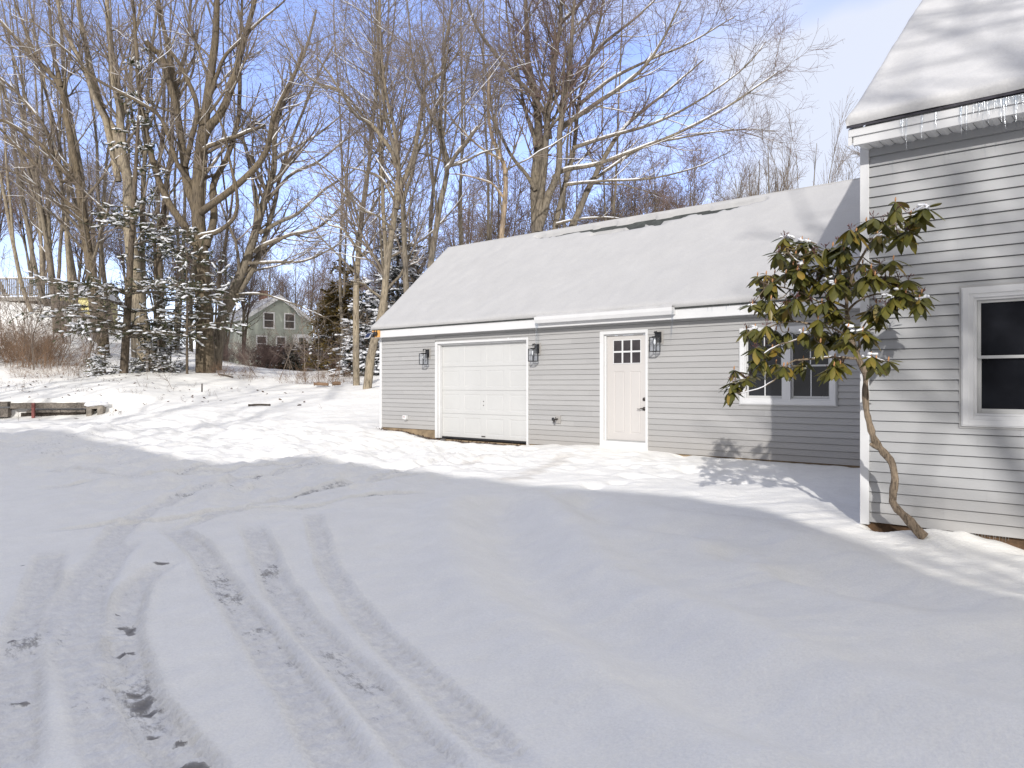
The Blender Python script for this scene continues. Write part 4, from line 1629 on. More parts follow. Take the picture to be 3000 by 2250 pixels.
# --- the widest crown, behind the ridge
d = 32
wide = [
    stem(Z2, d, [(845, 1160), (845, 1000), (835, 800), (850, 600), (830, 400), (800, 250), (790, 0), (780, -250)], 60, 10, dd=1),
    stem(Z2, d, [(850, 1000), (862, 850), (880, 700), (895, 500), (920, 300), (950, 100), (960, -100), (965, -300)], 38, 9, dd=-1),
    stem(Z2, d, [(858, 980), (900, 830), (935, 750), (948, 550), (975, 400), (1000, 200), (1010, 0), (1020, -250)], 36, 8, dd=-2),
    stem(Z2, d, [(905, 1080), (925, 970), (960, 800), (1000, 650), (1030, 400), (1100, 150), (1140, -50), (1180, -300)], 28, 7, dd=2),
    stem(Z2, d, [(960, 1080), (1000, 965), (1080, 780), (1150, 650), (1230, 540), (1400, 400), (1560, 260)], 34, 6, dd=1),
    stem(Z2, d, [(900, 600), (885, 500), (830, 410), (740, 320), (640, 200), (570, 90), (540, 0), (500, -150)], 24, 6, dd=-3),
    stem(Z2, d, [(915, 770), (960, 735), (1100, 712), (1250, 660), (1450, 580), (1650, 480), (1800, 380), (1900, 310)], 22, 4, dd=-2),
    stem(Z2, d, [(945, 560), (980, 530), (1050, 480), (1200, 380), (1330, 270), (1420, 130), (1480, 0)], 26, 6, dd=-2),
    stem(Z2, d, [(965, 800), (1030, 790), (1150, 780), (1350, 768), (1550, 720), (1700, 650)], 16, 3, dd=-1),
    stem(Z2, d, [(925, 970), (1000, 950), (1150, 940), (1280, 960)], 13, 4, dd=-1),
    stem(Z2, d, [(838, 820), (800, 760), (740, 680), (660, 520), (640, 350), (600, 150)], 20, 5, dd=-1),
    stem(Z2, d, [(1030, 450), (1180, 330), (1340, 250), (1520, 170), (1700, 60)], 18, 4, dd=1),
    stem(Z2, d, [(1000, 640), (1150, 590), (1350, 530), (1550, 430), (1750, 280), (1830, 180)], 18, 3, dd=1),
    stem(Z2, d, [(985, 380), (1120, 200), (1250, 90), (1380, -40)], 20, 5, dd=0),
    stem(Z2, d, [(1100, 770), (1300, 640), (1500, 590), (1700, 560), (1880, 560)], 14, 3, dd=1.5),
    stem(Z2, d, [(950, 100), (1050, 0), (1150, -120), (1300, -260)], 16, 5, dd=1),
    stem(Z2, d, [(840, 640), (790, 480), (760, 330), (720, 150), (700, -50)], 18, 6, dd=1),
]
grow_tree('spreading_tree', 'wide spreading bare tree whose crown arches over the garage ridge', wide, LV(250, 1900, 6400, 6000), [M['bark_grey']], 18, .6, crown_mats=[M['limb'], M['twig_red']])

# --- trunks of the left stand
d = 42
left = [
    ('tall_tree', 'tall pale twin trunked tree standing behind the snowy hemlock', M['bark_pale'], [
        stem(Z3, d, [(790, 1010), (765, 850), (740, 700), (700, 350), (690, 20), (665, 880, Z1), (650, 700, Z1), (640, 500, Z1), (600, 250, Z1), (580, 0, Z1), (570, -250, Z1)], 86, 14, toground=True),
        stem(Z1, d, [(660, 900), (620, 720), (560, 620), (500, 430), (470, 300), (430, 100), (415, -60), (410, -250)], 48, 14, dd=1),
        stem(Z1, d, [(640, 980), (575, 660), (545, 600), (500, 500), (440, 350), (340, 150), (305, -10), (270, -200)], 36, 12, dd=-1),
        stem(Z1, d, [(690, 1050), (660, 700), (610, 450), (590, 250), (575, 100)], 28, 10, dd=-1),
        stem(Z1, d, [(640, 700), (700, 500), (720, 300), (760, 50), (790, -150)], 26, 8, dd=1),
    ]),
    ('leftward_tree', 'bare tree at far left whose limbs all sweep up to the left', M['bark'], [
        stem(Z3, d, [(560, 990), (545, 800), (500, 600), (460, 350), (430, 120), (400, 850, Z1), (365, 650, Z1), (320, 450, Z1), (180, 300, Z1), (0, 110, Z1), (-120, 0, Z1)], 62, 12, toground=True),
        stem(Z1, d, [(420, 1000), (330, 900), (220, 780), (90, 690), (0, 645), (-100, 640)], 30, 9, dd=-2),
        stem(Z1, d, [(400, 900), (330, 980), (250, 700), (120, 530), (0, 420), (-100, 330)], 26, 8, dd=1),
        stem(Z1, d, [(470, 1200), (350, 1080), (200, 900), (60, 770), (0, 700), (-90, 640)], 28, 8, dd=-1),
        stem(Z1, d, [(330, 470), (280, 250), (260, 50), (250, -150)], 24, 9, dd=1),
        stem(Z1, d, [(480, 1250), (420, 1180), (300, 1090), (150, 970), (0, 900)], 20, 7, dd=-2),
        stem(Z1, d, [(200, 310), (120, 150), (60, 0), (20, -120)], 16, 6, dd=0),
    ]),
    ('grey_tree', 'straight grey trunk standing just left of the broad maple', M['bark_grey'], [
        stem(Z3, d + 1, [(775, 900), (770, 600), (768, 350), (772, 50), (778, 900, Z1), (790, 600, Z1), (810, 300, Z1), (850, 0, Z1), (870, -220, Z1)], 34, 10, toground=True),
        stem(Z1, d + 1, [(778, 850), (720, 640), (700, 450), (650, 250), (640, 30)], 18, 6, dd=1),
        stem(Z1, d + 1, [(785, 720), (860, 520), (900, 330), (980, 100)], 16, 6, dd=-1),
    ]),
    ('dark_tree', 'dark straight trunk between the hemlock and the broad maple', M['bark_dark'], [  # trunk in the darker bark tone
        stem(Z3, d + 2, [(880, 980), (872, 700), (868, 450), (890, 200), (910, 0), (930, 820, Z1), (940, 550, Z1), (1010, 250, Z1), (1030, 0, Z1), (1050, -200, Z1)], 40, 10, toground=True),
        stem(Z1, d + 2, [(925, 850), (850, 700), (820, 500), (840, 250)], 18, 6, dd=1),
        stem(Z1, d + 2, [(940, 560), (1040, 400), (1060, 200), (1110, 0)], 16, 6, dd=-1),
    ]),
    ('thin_tree', 'thin leaning trunk left of the hemlock over the snowy bank', M['bark_grey'], [
        stem(Z3, d + 2, [(300, 700), (270, 480), (220, 200), (200, 0), (200, 800, Z1), (150, 550, Z1), (60, 250, Z1), (0, 80, Z1)], 26, 7),
        stem(Z3, d + 2, [(290, 620), (240, 300), (160, 60), (120, 850, Z1), (60, 600, Z1), (20, 420, Z1)], 18, 6, dd=1),
        stem(Z3, d + 2, [(295, 660), (330, 420), (350, 200), (330, 860, Z1), (340, 500, Z1), (380, 250, Z1), (400, 0, Z1)], 20, 6, dd=-1),
    ]),
]
for k, (nm, lab, bm_, st) in enumerate(left):
    if nm == 'thin_tree':
        p = st[0][0][0]
        p[2] = gz(p[0], p[1]) - .1
        for s in st[1:]:
            s[0][0] = p + np.array((.1, 0, .1))
    big = nm in ('tall_tree', 'leftward_tree')
    grow_tree(nm, lab, st, LV(80, 480, 1500, 1300) if big else LV(38, 240, 750, 700), [bm_], 30 + k, .5)


# ------------------------------------------------------------------ far trees (shared meshes)
def far_proto(seed, H, R0, nst, spread, lv, tw, rminmul=1.0):
    sr = np.random.default_rng(seed)
    P = []
    Rr = []
    for k in range(nst):
        a = sr.uniform(0, 6.28)
        sp = spread * sr.uniform(.3, 1) if k else spread * .15
        h = H * (1 if k == 0 else sr.uniform(.65, .98))
        z0 = 0 if k == 0 else sr.uniform(.0, .22) * H
        n = 7
        t = np.linspace(0, 1, n)
        off = sp * t ** 1.3
        p = np.stack([off * math.cos(a), off * math.sin(a), z0 + (h - z0) * t], -1) + np.cumsum(sr.normal(0, .02 * H / 10, (n, 3)), 0) * (t > 0)[:, None]
        P.append(p)
        Rr.append(np.linspace(R0 * (1 if k == 0 else .6), .012, n))
    S = [resample(p, r, 16) for p, r in zip(P, Rr)]
    P = np.stack([s[0] for s in S])
    Rd = np.stack([s[1] for s in S])
    g = Geo()
    V, Qd = tubes(P, Rd, 6)
    g.add(V, Qd)
    tm = g.mesh('trunk', [M['bark_grey']])
    c = Geo()
    cur = [(P, Rd)]
    for li, spec in enumerate(lv):
        sp = dict(spec)
        src = sp.pop('src', li)
        mi = sp.pop('mi', 0)
        k = sp.pop('k', 3)
        sp['rmin'] = sp['rmin'] * rminmul
        ch = branch_out(c, cur[src][0], cur[src][1], seed_rng=sr, **sp)
        cur.append(ch)
        V, Qd = tubes(ch[0], ch[1], k)
        c.add(V, Qd, mi=mi)
    return tm, c.mesh('crown', [M['limb'], tw])


FL = [
    dict(N_=70, t0=.25, ang=(20, 50), length=(1.6, 3.4), ratio=.5, rmin=.012, nseg=6, wander=.09, up=.08, k=4, mi=0),
    dict(N_=480, t0=.15, ang=(22, 55), length=(.7, 1.8), ratio=.6, rmin=.009, nseg=4, wander=.12, up=.05, k=3, mi=1, src=1),
    dict(N_=1900, t0=.1, ang=(22, 60), length=(.4, 1.0), ratio=.7, rmin=.0075, nseg=2, wander=.12, up=.04, k=3, mi=1, src=2),
]
protos = [far_proto(200 + i, 11, .13, 3 + i % 3, 2.2, FL, M['twig_red'] if i % 2 else M['twig']) for i in range(4)]
FL2 = [
    dict(N_=60, t0=.25, ang=(14, 32), length=(1.0, 2.2), ratio=.5, rmin=.010, nseg=5, wander=.08, up=.10, k=4, mi=0),
    dict(N_=300, t0=.2, ang=(15, 38), length=(.5, 1.2), ratio=.6, rmin=.007, nseg=4, wander=.10, up=.07, k=3, mi=1, src=1),
    dict(N_=800, t0=.1, ang=(18, 45), length=(.3, .7), ratio=.7, rmin=.006, nseg=2, wander=.10, up=.05, k=3, mi=1, src=2),
]
proto_bushy = [far_proto(230 + i, 6.5, .085, 8, 1.7, FL2, M['twig']) for i in range(2)]


def place_far(name, proto, loc, s, label, group, rz=None, cat='tree'):
    t = thing(name, label, cat, loc, group)
    t.scale = (s * random.uniform(.9, 1.15), s * random.uniform(.9, 1.15), s)
    t.rotation_euler = (random.uniform(-.05, .05), random.uniform(-.05, .05), random.uniform(0, 6.28) if rz is None else rz)
    link('trunk', proto[0], t)
    link('crown', proto[1], t)
    return t


rf = np.random.default_rng(99)
k = 0
ZONES = [(-60, 420, 6, 'bare tree in the grey stand beyond the snowy bank at far left', 'bare trees beyond the left bank', (50, 68), (11, 17)),
         (420, 760, 6, 'bare tree far behind the broad maple', 'bare trees far behind the broad maple', (60, 85), (11, 15)),
         (760, 1120, 9, 'bare tree far beyond the green gabled house', 'bare trees beyond the green house', (85, 110), (11, 15)),
         (1120, 1760, 12, 'bare brown tree low behind the left half of the garage roof', 'bare trees behind the left roof half', (50, 75), (12, 17)),
         (1760, 2190, 16, 'bare brown tree crowding behind the middle of the garage ridge', 'bare trees behind the middle of the ridge', (46, 62), (10.5, 14))]
for (a, b, n, lab, grp, dr, hr) in ZONES:
    for i in range(n):
        px = a + (b - a) * (i + rf.uniform(.1, .9)) / n
        d = rf.uniform(*dr)
        p = atd(px, 1125, d)
        h = rf.uniform(*hr)
        pr = protos[k % 4] if h > 7.5 else proto_bushy[k % 2]
        place_far('bare_tree', pr, (p[0], p[1], gz(p[0], p[1]) - .1), h / (11 if h > 7.5 else 6.5), lab, grp)
        k += 1
# the two clumps against the sky near the right end of the ridge
for k, (px, top, d, wd_, lab) in enumerate(((2262, 395, 47, 1.15, 'taller upright clump of bare stems over the right part of the garage ridge'), (2352, 408, 50, 1.0, 'bare upright tree against the sky nearer the tall house'), (2432, 490, 50, .8, 'lowest bare treetop beside the tall house corner'), (2210, 450, 52, 1.2, 'rounded bare treetop left of the sky clumps'))):
    p = atd(px, 1125, d)
    z0 = gz(p[0], p[1])
    t = place_far('bare_tree', proto_bushy[k % 2], (p[0], p[1], z0 - .1), (atd(px, top, d)[2] - z0) / 6.7, lab, None)
    sx = t.scale[2]
    t.scale = (sx * wd_ * .62, sx * wd_ * .62, sx)
for px, top, d, lab in ((2590, 440, 30, 'bare tree mostly hidden behind the tall house corner'),):
    p = atd(px, 1125, d)
    z0 = gz(p[0], p[1])
    place_far('bare_tree', protos[2], (p[0], p[1], z0 - .1), (atd(px, top, d)[2] - z0) / 11, lab, None)

# ------------------------------------------------------------------ crowded stand around the hemlock and maple
rs_ = np.random.default_rng(404)


def stand_tree(name, label, group, px, d, tops, w, seed, lv, mat):
    """tops: image columns the stems reach well above the frame"""
    st = []
    base = gpt(px, d)
    for i, tx in enumerate(tops):
        y0 = 1080 if i == 0 else rs_.uniform(620, 900)
        n = 6
        ys = np.linspace(y0, rs_.uniform(-320, -60), n)
        q = np.linspace(0, 1, n)
        f0 = (1080 - y0) / 1300
        x0 = px + (tops[0] - px) * f0 ** 1.25
        xs = x0 + (tx - x0) * q ** 1.2 + rs_.normal(0, 9, n) * (q > 0)
        pts = [atd(a, b, d + i * .6 * q_) for a, b, q_ in zip(xs, ys, q)]
        if i == 0:
            pts[0] = np.array((base[0], base[1], base[2] - .1))
        r0 = .62 * w / F * d / 2 * (1 if i == 0 else .6)
        st.append((pts, np.linspace(r0, .02, n)))
    grow_tree(name, label, st, lv, [mat], seed, .4, group)


_slv = lambda k: [
    dict(N_=int(38 * k), t0=.25, ang=(18, 45), length=(1.8, 4.2), ratio=.42, rmin=.010, nseg=8, wander=.09, up=.07, k=4, mi=0),
    dict(N_=int(300 * k), t0=.15, ang=(20, 55), length=(.8, 2.0), ratio=.6, rmin=.007, nseg=5, wander=.12, up=.045, k=3, mi=1, src=1),
    dict(N_=int(500 * k), t0=.12, ang=(22, 60), length=(.4, 1.0), ratio=.7, rmin=.0058, nseg=3, wander=.12, up=.03, k=3, mi=1, src=2),
    dict(N_=int(500 * k), t0=.1, ang=(22, 60), length=(.25, .5), ratio=.8, rmin=.005, nseg=2, wander=.10, up=.02, k=3, mi=1, src=3),
]
STAND = [(95, 46, (-190, -60), 22), (140, 48, (-90, 40), 26), (185, 45, (-20, -150, 70), 30), (240, 49, (60, 150), 28), (285, 46, (130, 20), 34), (330, 50, (215, 330), 26), (40, 50, (-260, -120), 24), (395, 47, (300, 380), 30), (215, 52, (150, 210), 20), (120, 53, (110, 30), 20)]
for i, (px, d, tops, w_) in enumerate(STAND):
    stand_tree('bare_tree', 'bare trunk leaning left in the crowded stand around the hemlock', 'bare trunks crowding round the hemlock', px, d, tops, w_, 500 + i, _slv(.5), M['bark_pale'] if i % 3 == 0 else M['bark_grey'])
STAND2 = [(470, 52, (470, 540), 26), (518, 54, (560, 500), 22), (655, 60, (700, 640), 16), (560, 60, (640, 590), 20)]
for i, (px, d, tops, w_) in enumerate(STAND2):
    stand_tree('bare_tree', 'upright bare trunk close behind the broad maple', 'upright bare trunks behind the broad maple', px, d, tops, w_, 540 + i, _slv(.5), M['bark_grey'] if i % 2 else M['bark_dark'])
STAND3 = [(1130, 40, (1150, 1090), 20), (1255, 38, (1290, 1240), 22), (1345, 42, (1360, 1400), 20), (1440, 41, (1420, 1470), 18), (1010, 44, (980, 1040), 16), (1650, 43, (1690, 1640), 18), (1780, 44, (1830, 1780), 16)]
for i, (px, d, tops, w_) in enumerate(STAND3):
    stand_tree('bare_tree', 'slim bare trunk rising behind the garage roof among the larger crowns', 'slim bare trunks behind the garage roof', px, d, tops, w_, 570 + i, _slv(.55), M['bark_grey'])

# ------------------------------------------------------------------ conifers
_phi = (1 + 5 ** .5) / 2
_ico = np.array([(-1, _phi, 0), (1, _phi, 0), (-1, -_phi, 0), (1, -_phi, 0), (0, -1, _phi), (0, 1, _phi), (0, -1, -_phi), (0, 1, -_phi), (_phi, 0, -1), (_phi, 0, 1), (-_phi, 0, -1), (-_phi, 0, 1)]) / math.sqrt(1 + _phi ** 2)
_icf = np.array([(0, 11, 5), (0, 5, 1), (0, 1, 7), (0, 7, 10), (0, 10, 11), (1, 5, 9), (5, 11, 4), (11, 10, 2), (10, 7, 6), (7, 1, 8), (3, 9, 4), (3, 4, 2), (3, 2, 6), (3, 6, 8), (3, 8, 9), (4, 9, 5), (2, 4, 11), (6, 2, 10), (8, 6, 7), (9, 8, 1)])


def _subdiv(V, F_):
    V = [tuple(v) for v in V]
    cache = {}
    out = []

    def mid(a, b):
        k = (min(a, b), max(a, b))
        if k not in cache:
            m = (np.array(V[a]) + np.array(V[b])) / 2
            V.append(tuple(m / np.linalg.norm(m)))
            cache[k] = len(V) - 1
        return cache[k]
    for a, b, c in F_:
        x, y, z = mid(a, b), mid(b, c), mid(c, a)
        out += [(a, x, z), (b, y, x), (c, z, y), (x, y, z)]
    return np.array(V), np.array(out)


ICO1V, ICO1F = _subdiv(_ico, _icf)


def pads(g, C, dirs, ln, wd, ht, sr, mi=0):
    """flattened snow lumps; C (n,3), dirs (n,3) long axis"""
    n = len(C)
    D = dirs / np.maximum(np.linalg.norm(dirs, axis=1, keepdims=True), 1e-6)
    S = np.cross(D, np.array((0, 0, 1.0)))
    S /= np.maximum(np.linalg.norm(S, axis=1, keepdims=True), 1e-6)
    U = np.cross(S, D)
    bv = ICO1V[None] * (1 + sr.normal(0, .16, (n, len(ICO1V), 1)))
    V = C[:, None] + bv[..., 0:1] * D[:, None] * ln[:, None, None] + bv[..., 1:2] * S[:, None] * wd[:, None, None] + bv[..., 2:3] * U[:, None] * ht[:, None, None]
    T = (np.arange(n)[:, None, None] * len(ICO1V) + ICO1F[None]).reshape(-1, 3)
    g.add(V.reshape(-1, 3), None, T, mi)


def sprays(g, C, D, ln, wd, sr, tilt=.35, mi=0):
    """small elongated leaf quads: C centres at base, D direction"""
    n = len(C)
    D = D / np.maximum(np.linalg.norm(D, axis=1, keepdims=True), 1e-6)
    up = np.array((0, 0, 1.0)) + sr.normal(0, tilt, (n, 3))
    S = np.cross(D, up)
    S /= np.maximum(np.linalg.norm(S, axis=1, keepdims=True), 1e-6)
    a = C
    b = C + D * (ln * .55)[:, None] + S * (wd * .5)[:, None]
    c = C + D * ln[:, None]
    e_ = C + D * (ln * .55)[:, None] - S * (wd * .5)[:, None]
    V = np.stack([a, b, c, e_], 1).reshape(-1, 3)
    g.add(V, np.arange(4 * n).reshape(n, 4), None, mi)


def conifer(name, label, base, H, prof, seed, mat, nbr=60, z0=.12, trunk_r=.17, droop=.25, spray_per=70, snow_p=9, lean=(0, 0), group=None, sl=(.10, .22), needle_w=.06, padsize=1.0, cat='tree', gap=.0, tpow=1.0):
    """prof(t) -> branch length at relative height t"""
    sr = np.random.default_rng(seed)
    base = np.array(base, float)
    root = thing(name, label, cat, base, group)
    n = 14
    t = np.linspace(0, 1, n)
    P = np.stack([base[0] + lean[0] * t, base[1] + lean[1] * t, base[2] - .1 + H * t], -1)
    Rd = trunk_r * (1 - t) ** .8 + .012
    g = Geo()
    V, Qd = tubes(P[None], Rd[None], 9)
    g.add(V, Qd)
    g.build('trunk', M['bark_dark'], root)
    tt = np.sort(z0 + (1 - z0) * sr.random(nbr) ** tpow)
    if gap:
        keep = vnoise(tt * 9, tt * 0 + seed, seed) > -.5 + gap
        tt = tt[keep]
    nb = len(tt)
    L = np.array([prof(x) for x in tt]) * sr.uniform(.6, 1.15, nb)
    az = sr.uniform(0, 6.28, nb)
    D = np.stack([np.cos(az), np.sin(az), .12 + .35 * tt], -1)
    pos = np.stack([np.interp(tt, t, P[:, 0]), np.interp(tt, t, P[:, 1]), np.interp(tt, t, P[:, 2])], -1)
    ns = 6
    BP = np.empty((nb, ns + 1, 3))
    BP[:, 0] = pos
    cur = pos.copy()
    for i in range(ns):
        D = D / np.linalg.norm(D, axis=1, keepdims=True)
        cur = cur + D * (L / ns)[:, None]
        BP[:, i + 1] = cur
        D[:, 2] -= droop * (1.0 if i < ns - 2 else .1) / ns * 2
        D[:, :2] += sr.normal(0, .06, (nb, 2))
    BR = np.maximum((.010 + .010 * L)[:, None] * np.linspace(1, .2, ns + 1)[None], .005)
    c = Geo()
    V, Qd = tubes(BP, BR, 4)
    c.add(V, Qd, mi=0)
    # secondary twigs lying flat
    N2 = int(nb * 9)
    sp, srd = branch_out(c, BP, BR, N2, .03, (30, 65), (.35, .95), .7, .004, 3, .08, -.03, sr, flat=.85, lenpow=.9)
    V, Qd = tubes(sp, srd, 3)
    c.add(V, Qd, mi=0)
    N3 = int(nb * spray_per)
    wh = sr.integers(0, N2, N3)
    tq = sr.random(N3)
    pq, tq_, _ = interp_batch(sp, srd, wh, tq)
    dv = tq_ + sr.normal(0, .55, (N3, 3)) * np.array((1, 1, .45))
    sprays(c, pq, dv, sr.uniform(sl[0], sl[1], N3), sr.uniform(.6, 1.3, N3) * needle_w, sr, .35, mi=1)
    c.build('crown', [M['limb'], mat], root)
    if snow_p:
        s = Geo()
        N4 = int(nb * snow_p)
        wh = sr.integers(0, N2, N4)
        tq = sr.random(N4)
        pq, tg, _ = interp_batch(sp, srd, wh, tq)
        tg[:, 2] *= .6
        pads(s, pq + np.array((0, 0, .035)), tg, sr.uniform(.07, .22, N4) * padsize, sr.uniform(.05, .11, N4) * padsize, sr.uniform(.02, .045, N4) * padsize, sr)
        tag(s.build('snow', M['snow'], root), kind='stuff')
    return root


def hem_prof(t):
    return float(np.interp(t, [0, .10, .16, .24, .32, .42, .52, .7, .9, 1], [1.8, 2.9, 3.6, 4.0, 3.4, 2.9, 1.6, 1.1, .8, .3]))


conifer('hemlock_tree', 'tall open hemlock with snow on its flat drooping boughs at left', gpt(362, 33.5), 15.0, hem_prof, 41, M['needle'], 84, .11, .17, .20, 165, 10, lean=(-.9, 1.2), gap=.22, tpow=1.75, needle_w=.055, sl=(.08, .19), padsize=.88)
conifer('hemlock_tree', 'shorter snowy hemlock whose boughs cross the broad maple trunk', gpt(548, 34.2), 6.6, lambda t: 2.9 * (1 - t) ** .5 + .3, 42, M['needle'], 44, .24, .05, .25, 170, 11, gap=.12, needle_w=.055, sl=(.08, .19), padsize=.88)
conifer('hemlock_tree', 'leaning snowy hemlock between the tall hemlock and the broad maple', gpt(455, 37), 7.4, lambda t: 2.5 * (1 - t) ** .6 + .3, 53, M['needle'], 38, .2, .10, .25, 170, 10, gap=.2, needle_w=.055, sl=(.08, .19), padsize=.88)
conifer('hemlock_sapling', 'small snowy hemlock sapling left of the tall hemlock foot', gpt(308, 33.2), 1.3, lambda t: .75 * (1 - t) + .15, 43, M['needle'], 30, .05, .03, .3, 36, 7, sl=(.07, .13), padsize=.7, cat='sapling')
conifer('hemlock_sapling', 'low snowy hemlock sapling right of the tall hemlock foot', gpt(438, 34.5), 1.5, lambda t: .95 * (1 - t) + .15, 44, M['needle'], 34, .05, .03, .3, 36, 7, sl=(.07, .13), padsize=.7, cat='sapling')
conifer('hemlock_sapling', 'snowy hemlock sapling just left of the broad maple trunk', gpt(500, 36.5), 1.9, lambda t: 1.0 * (1 - t) + .15, 45, M['needle'], 38, .05, .03, .3, 36, 7, sl=(.07, .13), padsize=.7, cat='sapling')
conifer('cedar_tree', 'golden brown cedar behind the slim straight trunk', gpt(1010, 47), 6.8, lambda t: 2.1 * (1 - t) ** .6 + .3, 46, M['cedar'], 130, .03, .12, .15, 110, 1.5, sl=(.14, .3), needle_w=.10)
conifer('cedar_tree', 'olive green cedar between the golden cedar and the green house', gpt(968, 53), 5.6, lambda t: 1.5 * (1 - t) ** .6 + .3, 47, M['cedar'], 90, .03, .12, .15, 110, 1, sl=(.14, .3), needle_w=.10)
conifer('spruce_tree', 'dark snowy spruce behind the leaning corner tree', gpt(1165, 44), 9.2, lambda t: 2.9 * (1 - t) ** .75 + .25, 48, M['spruce'], 130, .04, .14, .30, 100, 9, sl=(.12, .26), needle_w=.08, padsize=1.3)
conifer('spruce_tree', 'low dark snowy spruce right of the golden cedar', gpt(1075, 40), 4.3, lambda t: 2.0 * (1 - t) ** .8 + .2, 49, M['spruce'], 80, .04, .08, .30, 100, 12, sl=(.12, .24), needle_w=.08, padsize=1.3)
conifer('spruce_shrub', 'dark rounded evergreen shrub left of the green house door', gpt(800, 62), 1.9, lambda t: 2.2 * (1 - t * t) ** .5 + .1, 50, M['spruce'], 90, .03, .06, .2, 110, 2.5, sl=(.15, .3), needle_w=.12, cat='shrub')
conifer('spruce_shrub', 'dark spreading evergreen shrub right of the green house door', gpt(905, 60), 2.0, lambda t: 2.4 * (1 - t * t) ** .5 + .1, 51, M['spruce'], 90, .03, .06, .2, 110, 3, sl=(.15, .3), needle_w=.12, cat='shrub')
conifer('spruce_shrub', 'snow topped low evergreen shrub under the cedar', gpt(990, 50), 2.4, lambda t: 2.0 * (1 - t * t) ** .5 + .1, 52, M['spruce'], 80, .03, .06, .2, 100, 9, sl=(.15, .3), needle_w=.1, cat='shrub', padsize=1.4)


# ------------------------------------------------------------------ brush and saplings
def brush_proto(seed, n, h, spread, r0, twn, mat, curl=.10, nseg=7, up=.02):
    sr = np.random.default_rng(seed)
    c = Geo()
    a = sr.uniform(0, 6.28, n)
    rr = spread * np.sqrt(sr.random(n)) * .5
    pos = np.stack([rr * np.cos(a), rr * np.sin(a), np.full(n, -.08)], -1)
    D = np.stack([np.cos(a) * .35, np.sin(a) * .35, np.ones(n)], -1) + sr.normal(0, .22, (n, 3))
    ln = h * sr.uniform(.5, 1.1, n)
    P = np.empty((n, nseg + 1, 3))
    P[:, 0] = pos
    cur = pos.copy()
    for i in range(nseg):
        D = D + sr.normal(0, curl, (n, 3))
        D[:, 2] += up
        D /= np.linalg.norm(D, axis=1, keepdims=True)
        cur = cur + D * (ln / nseg)[:, None]
        P[:, i + 1] = cur
    Rd = r0 * np.linspace(1, .3, nseg + 1)[None] * sr.uniform(.6, 1.2, n)[:, None]
    V, Qd = tubes(P, Rd, 4)
    c.add(V, Qd)
    P2, R2 = branch_out(c, P, Rd, int(twn), .15, (25, 60), (h * .18, h * .42), .7, r0 * .35, 4, .13, .02, sr)
    V, Qd = tubes(P2, R2, 3)
    c.add(V, Qd)
    P3, R3 = branch_out(c, P2, R2, int(twn * 3), .1, (25, 60), (h * .08, h * .2), .8, r0 * .28, 2, .13, .02, sr)
    V, Qd = tubes(P3, R3, 3)
    c.add(V, Qd)
    return c.mesh('shrub', [mat])


bp_tall = [brush_proto(301 + i, 3, 4.5, .4, .022, 34, M['twig'], .06, 9, .03) for i in range(3)]
bp_one = [brush_proto(311 + i, 1, 4.2, .1, .020, 14, M['twig'], .05, 9, .03) for i in range(3)]
bp_brush = [brush_proto(321 + i, 34, 1.9, 2.4, .009, 190, M['brush'], .20, 7, -.04) for i in range(3)]
bp_red = [brush_proto(331 + i, 60, 3.1, 2.6, .015, 700, M['twig_red'], .10, 7, .0) for i in range(2)]
bp_weed = [brush_proto(341 + i, 9, .55, .5, .0045, 26, M['weed'], .12, 5, 0) for i in range(3)]
bp_stalk = [brush_proto(351 + i, 1, .95, .05, .008, 3, M['weed'], .05, 6, .02) for i in range(2)]


def plant(name, me, px, d, s, label, cat, group=None, dz=0.0):
    x, y, z = gpt(px, d)
    o = link(name, me)
    o.location = (x, y, z + dz)
    o.scale = (s, s, s * random.uniform(.9, 1.12))
    o.rotation_euler = (0, 0, random.uniform(0, 6.28))
    return tag(o, label, cat, group)


rp = np.random.default_rng(12)
for i, px in enumerate((15, 45, 75, 100, 120, 145, 165, 190, 210, 232, 258, 275)):
    plant('bare_sapling', bp_tall[i % 3], px + rp.uniform(-8, 8), rp.uniform(36, 43), rp.uniform(.8, 1.35), 'thin bare sapling in the thicket below the raised deck', 'sapling', 'thicket saplings below the deck')
for i, (px, d) in enumerate(((20, 37.5), (70, 37), (120, 37.5), (40, 40), (100, 40.5), (-30, 38), (150, 39), (180, 37), (0, 39), (50, 38.2), (85, 39), (10, 36.6), (135, 36.8), (65, 41.5))):
    plant('brush_shrub', bp_brush[i % 3], px, d, rp.uniform(.85, 1.35), 'tangled reddish brown brush at the foot of the left bank', 'shrub', 'tangled brush at the left bank')
for i, (px, d, s, lab) in enumerate(((692, 58, .42, 'leftmost reddish bare bush before the white wing'), (752, 57, .85, 'tallest reddish bare bush left of the green gable'), (790, 60, .95, 'purple brown bare bush below the left gable window'), (950, 58, .85, 'bare reddish bush at the right corner of the green house'), (640, 56, .55, 'low bare bush right of the broad maple foot'), (1010, 46, .7, 'bare brown bush in front of the golden cedar'))):
    plant('bare_shrub', bp_red[i % 2], px, d, s, lab, 'shrub')
for i, (px, d, s, lab) in enumerate(((815, 34.5, 1.0, 'thin bare sapling in front of the left gable window'), (895, 34, 1.15, 'dark thin sapling in front of the right gable corner'), (935, 33.5, 1.25, 'thickest young stem left of the slim straight trunk'), (965, 34, .95, 'forked sapling close left of the slim straight trunk'), (990, 34.5, .85, 'pale bent sapling just left of the slim straight trunk'), (760, 35, .7, 'short bare sapling left of the green house'), (872, 35.5, .7, 'short bare sapling below the green house door'), (850, 36, .6, 'lowest bare sapling below the green house windows'))):
    plant('bare_sapling', bp_one[i % 3], px, d, s, lab, 'sapling')
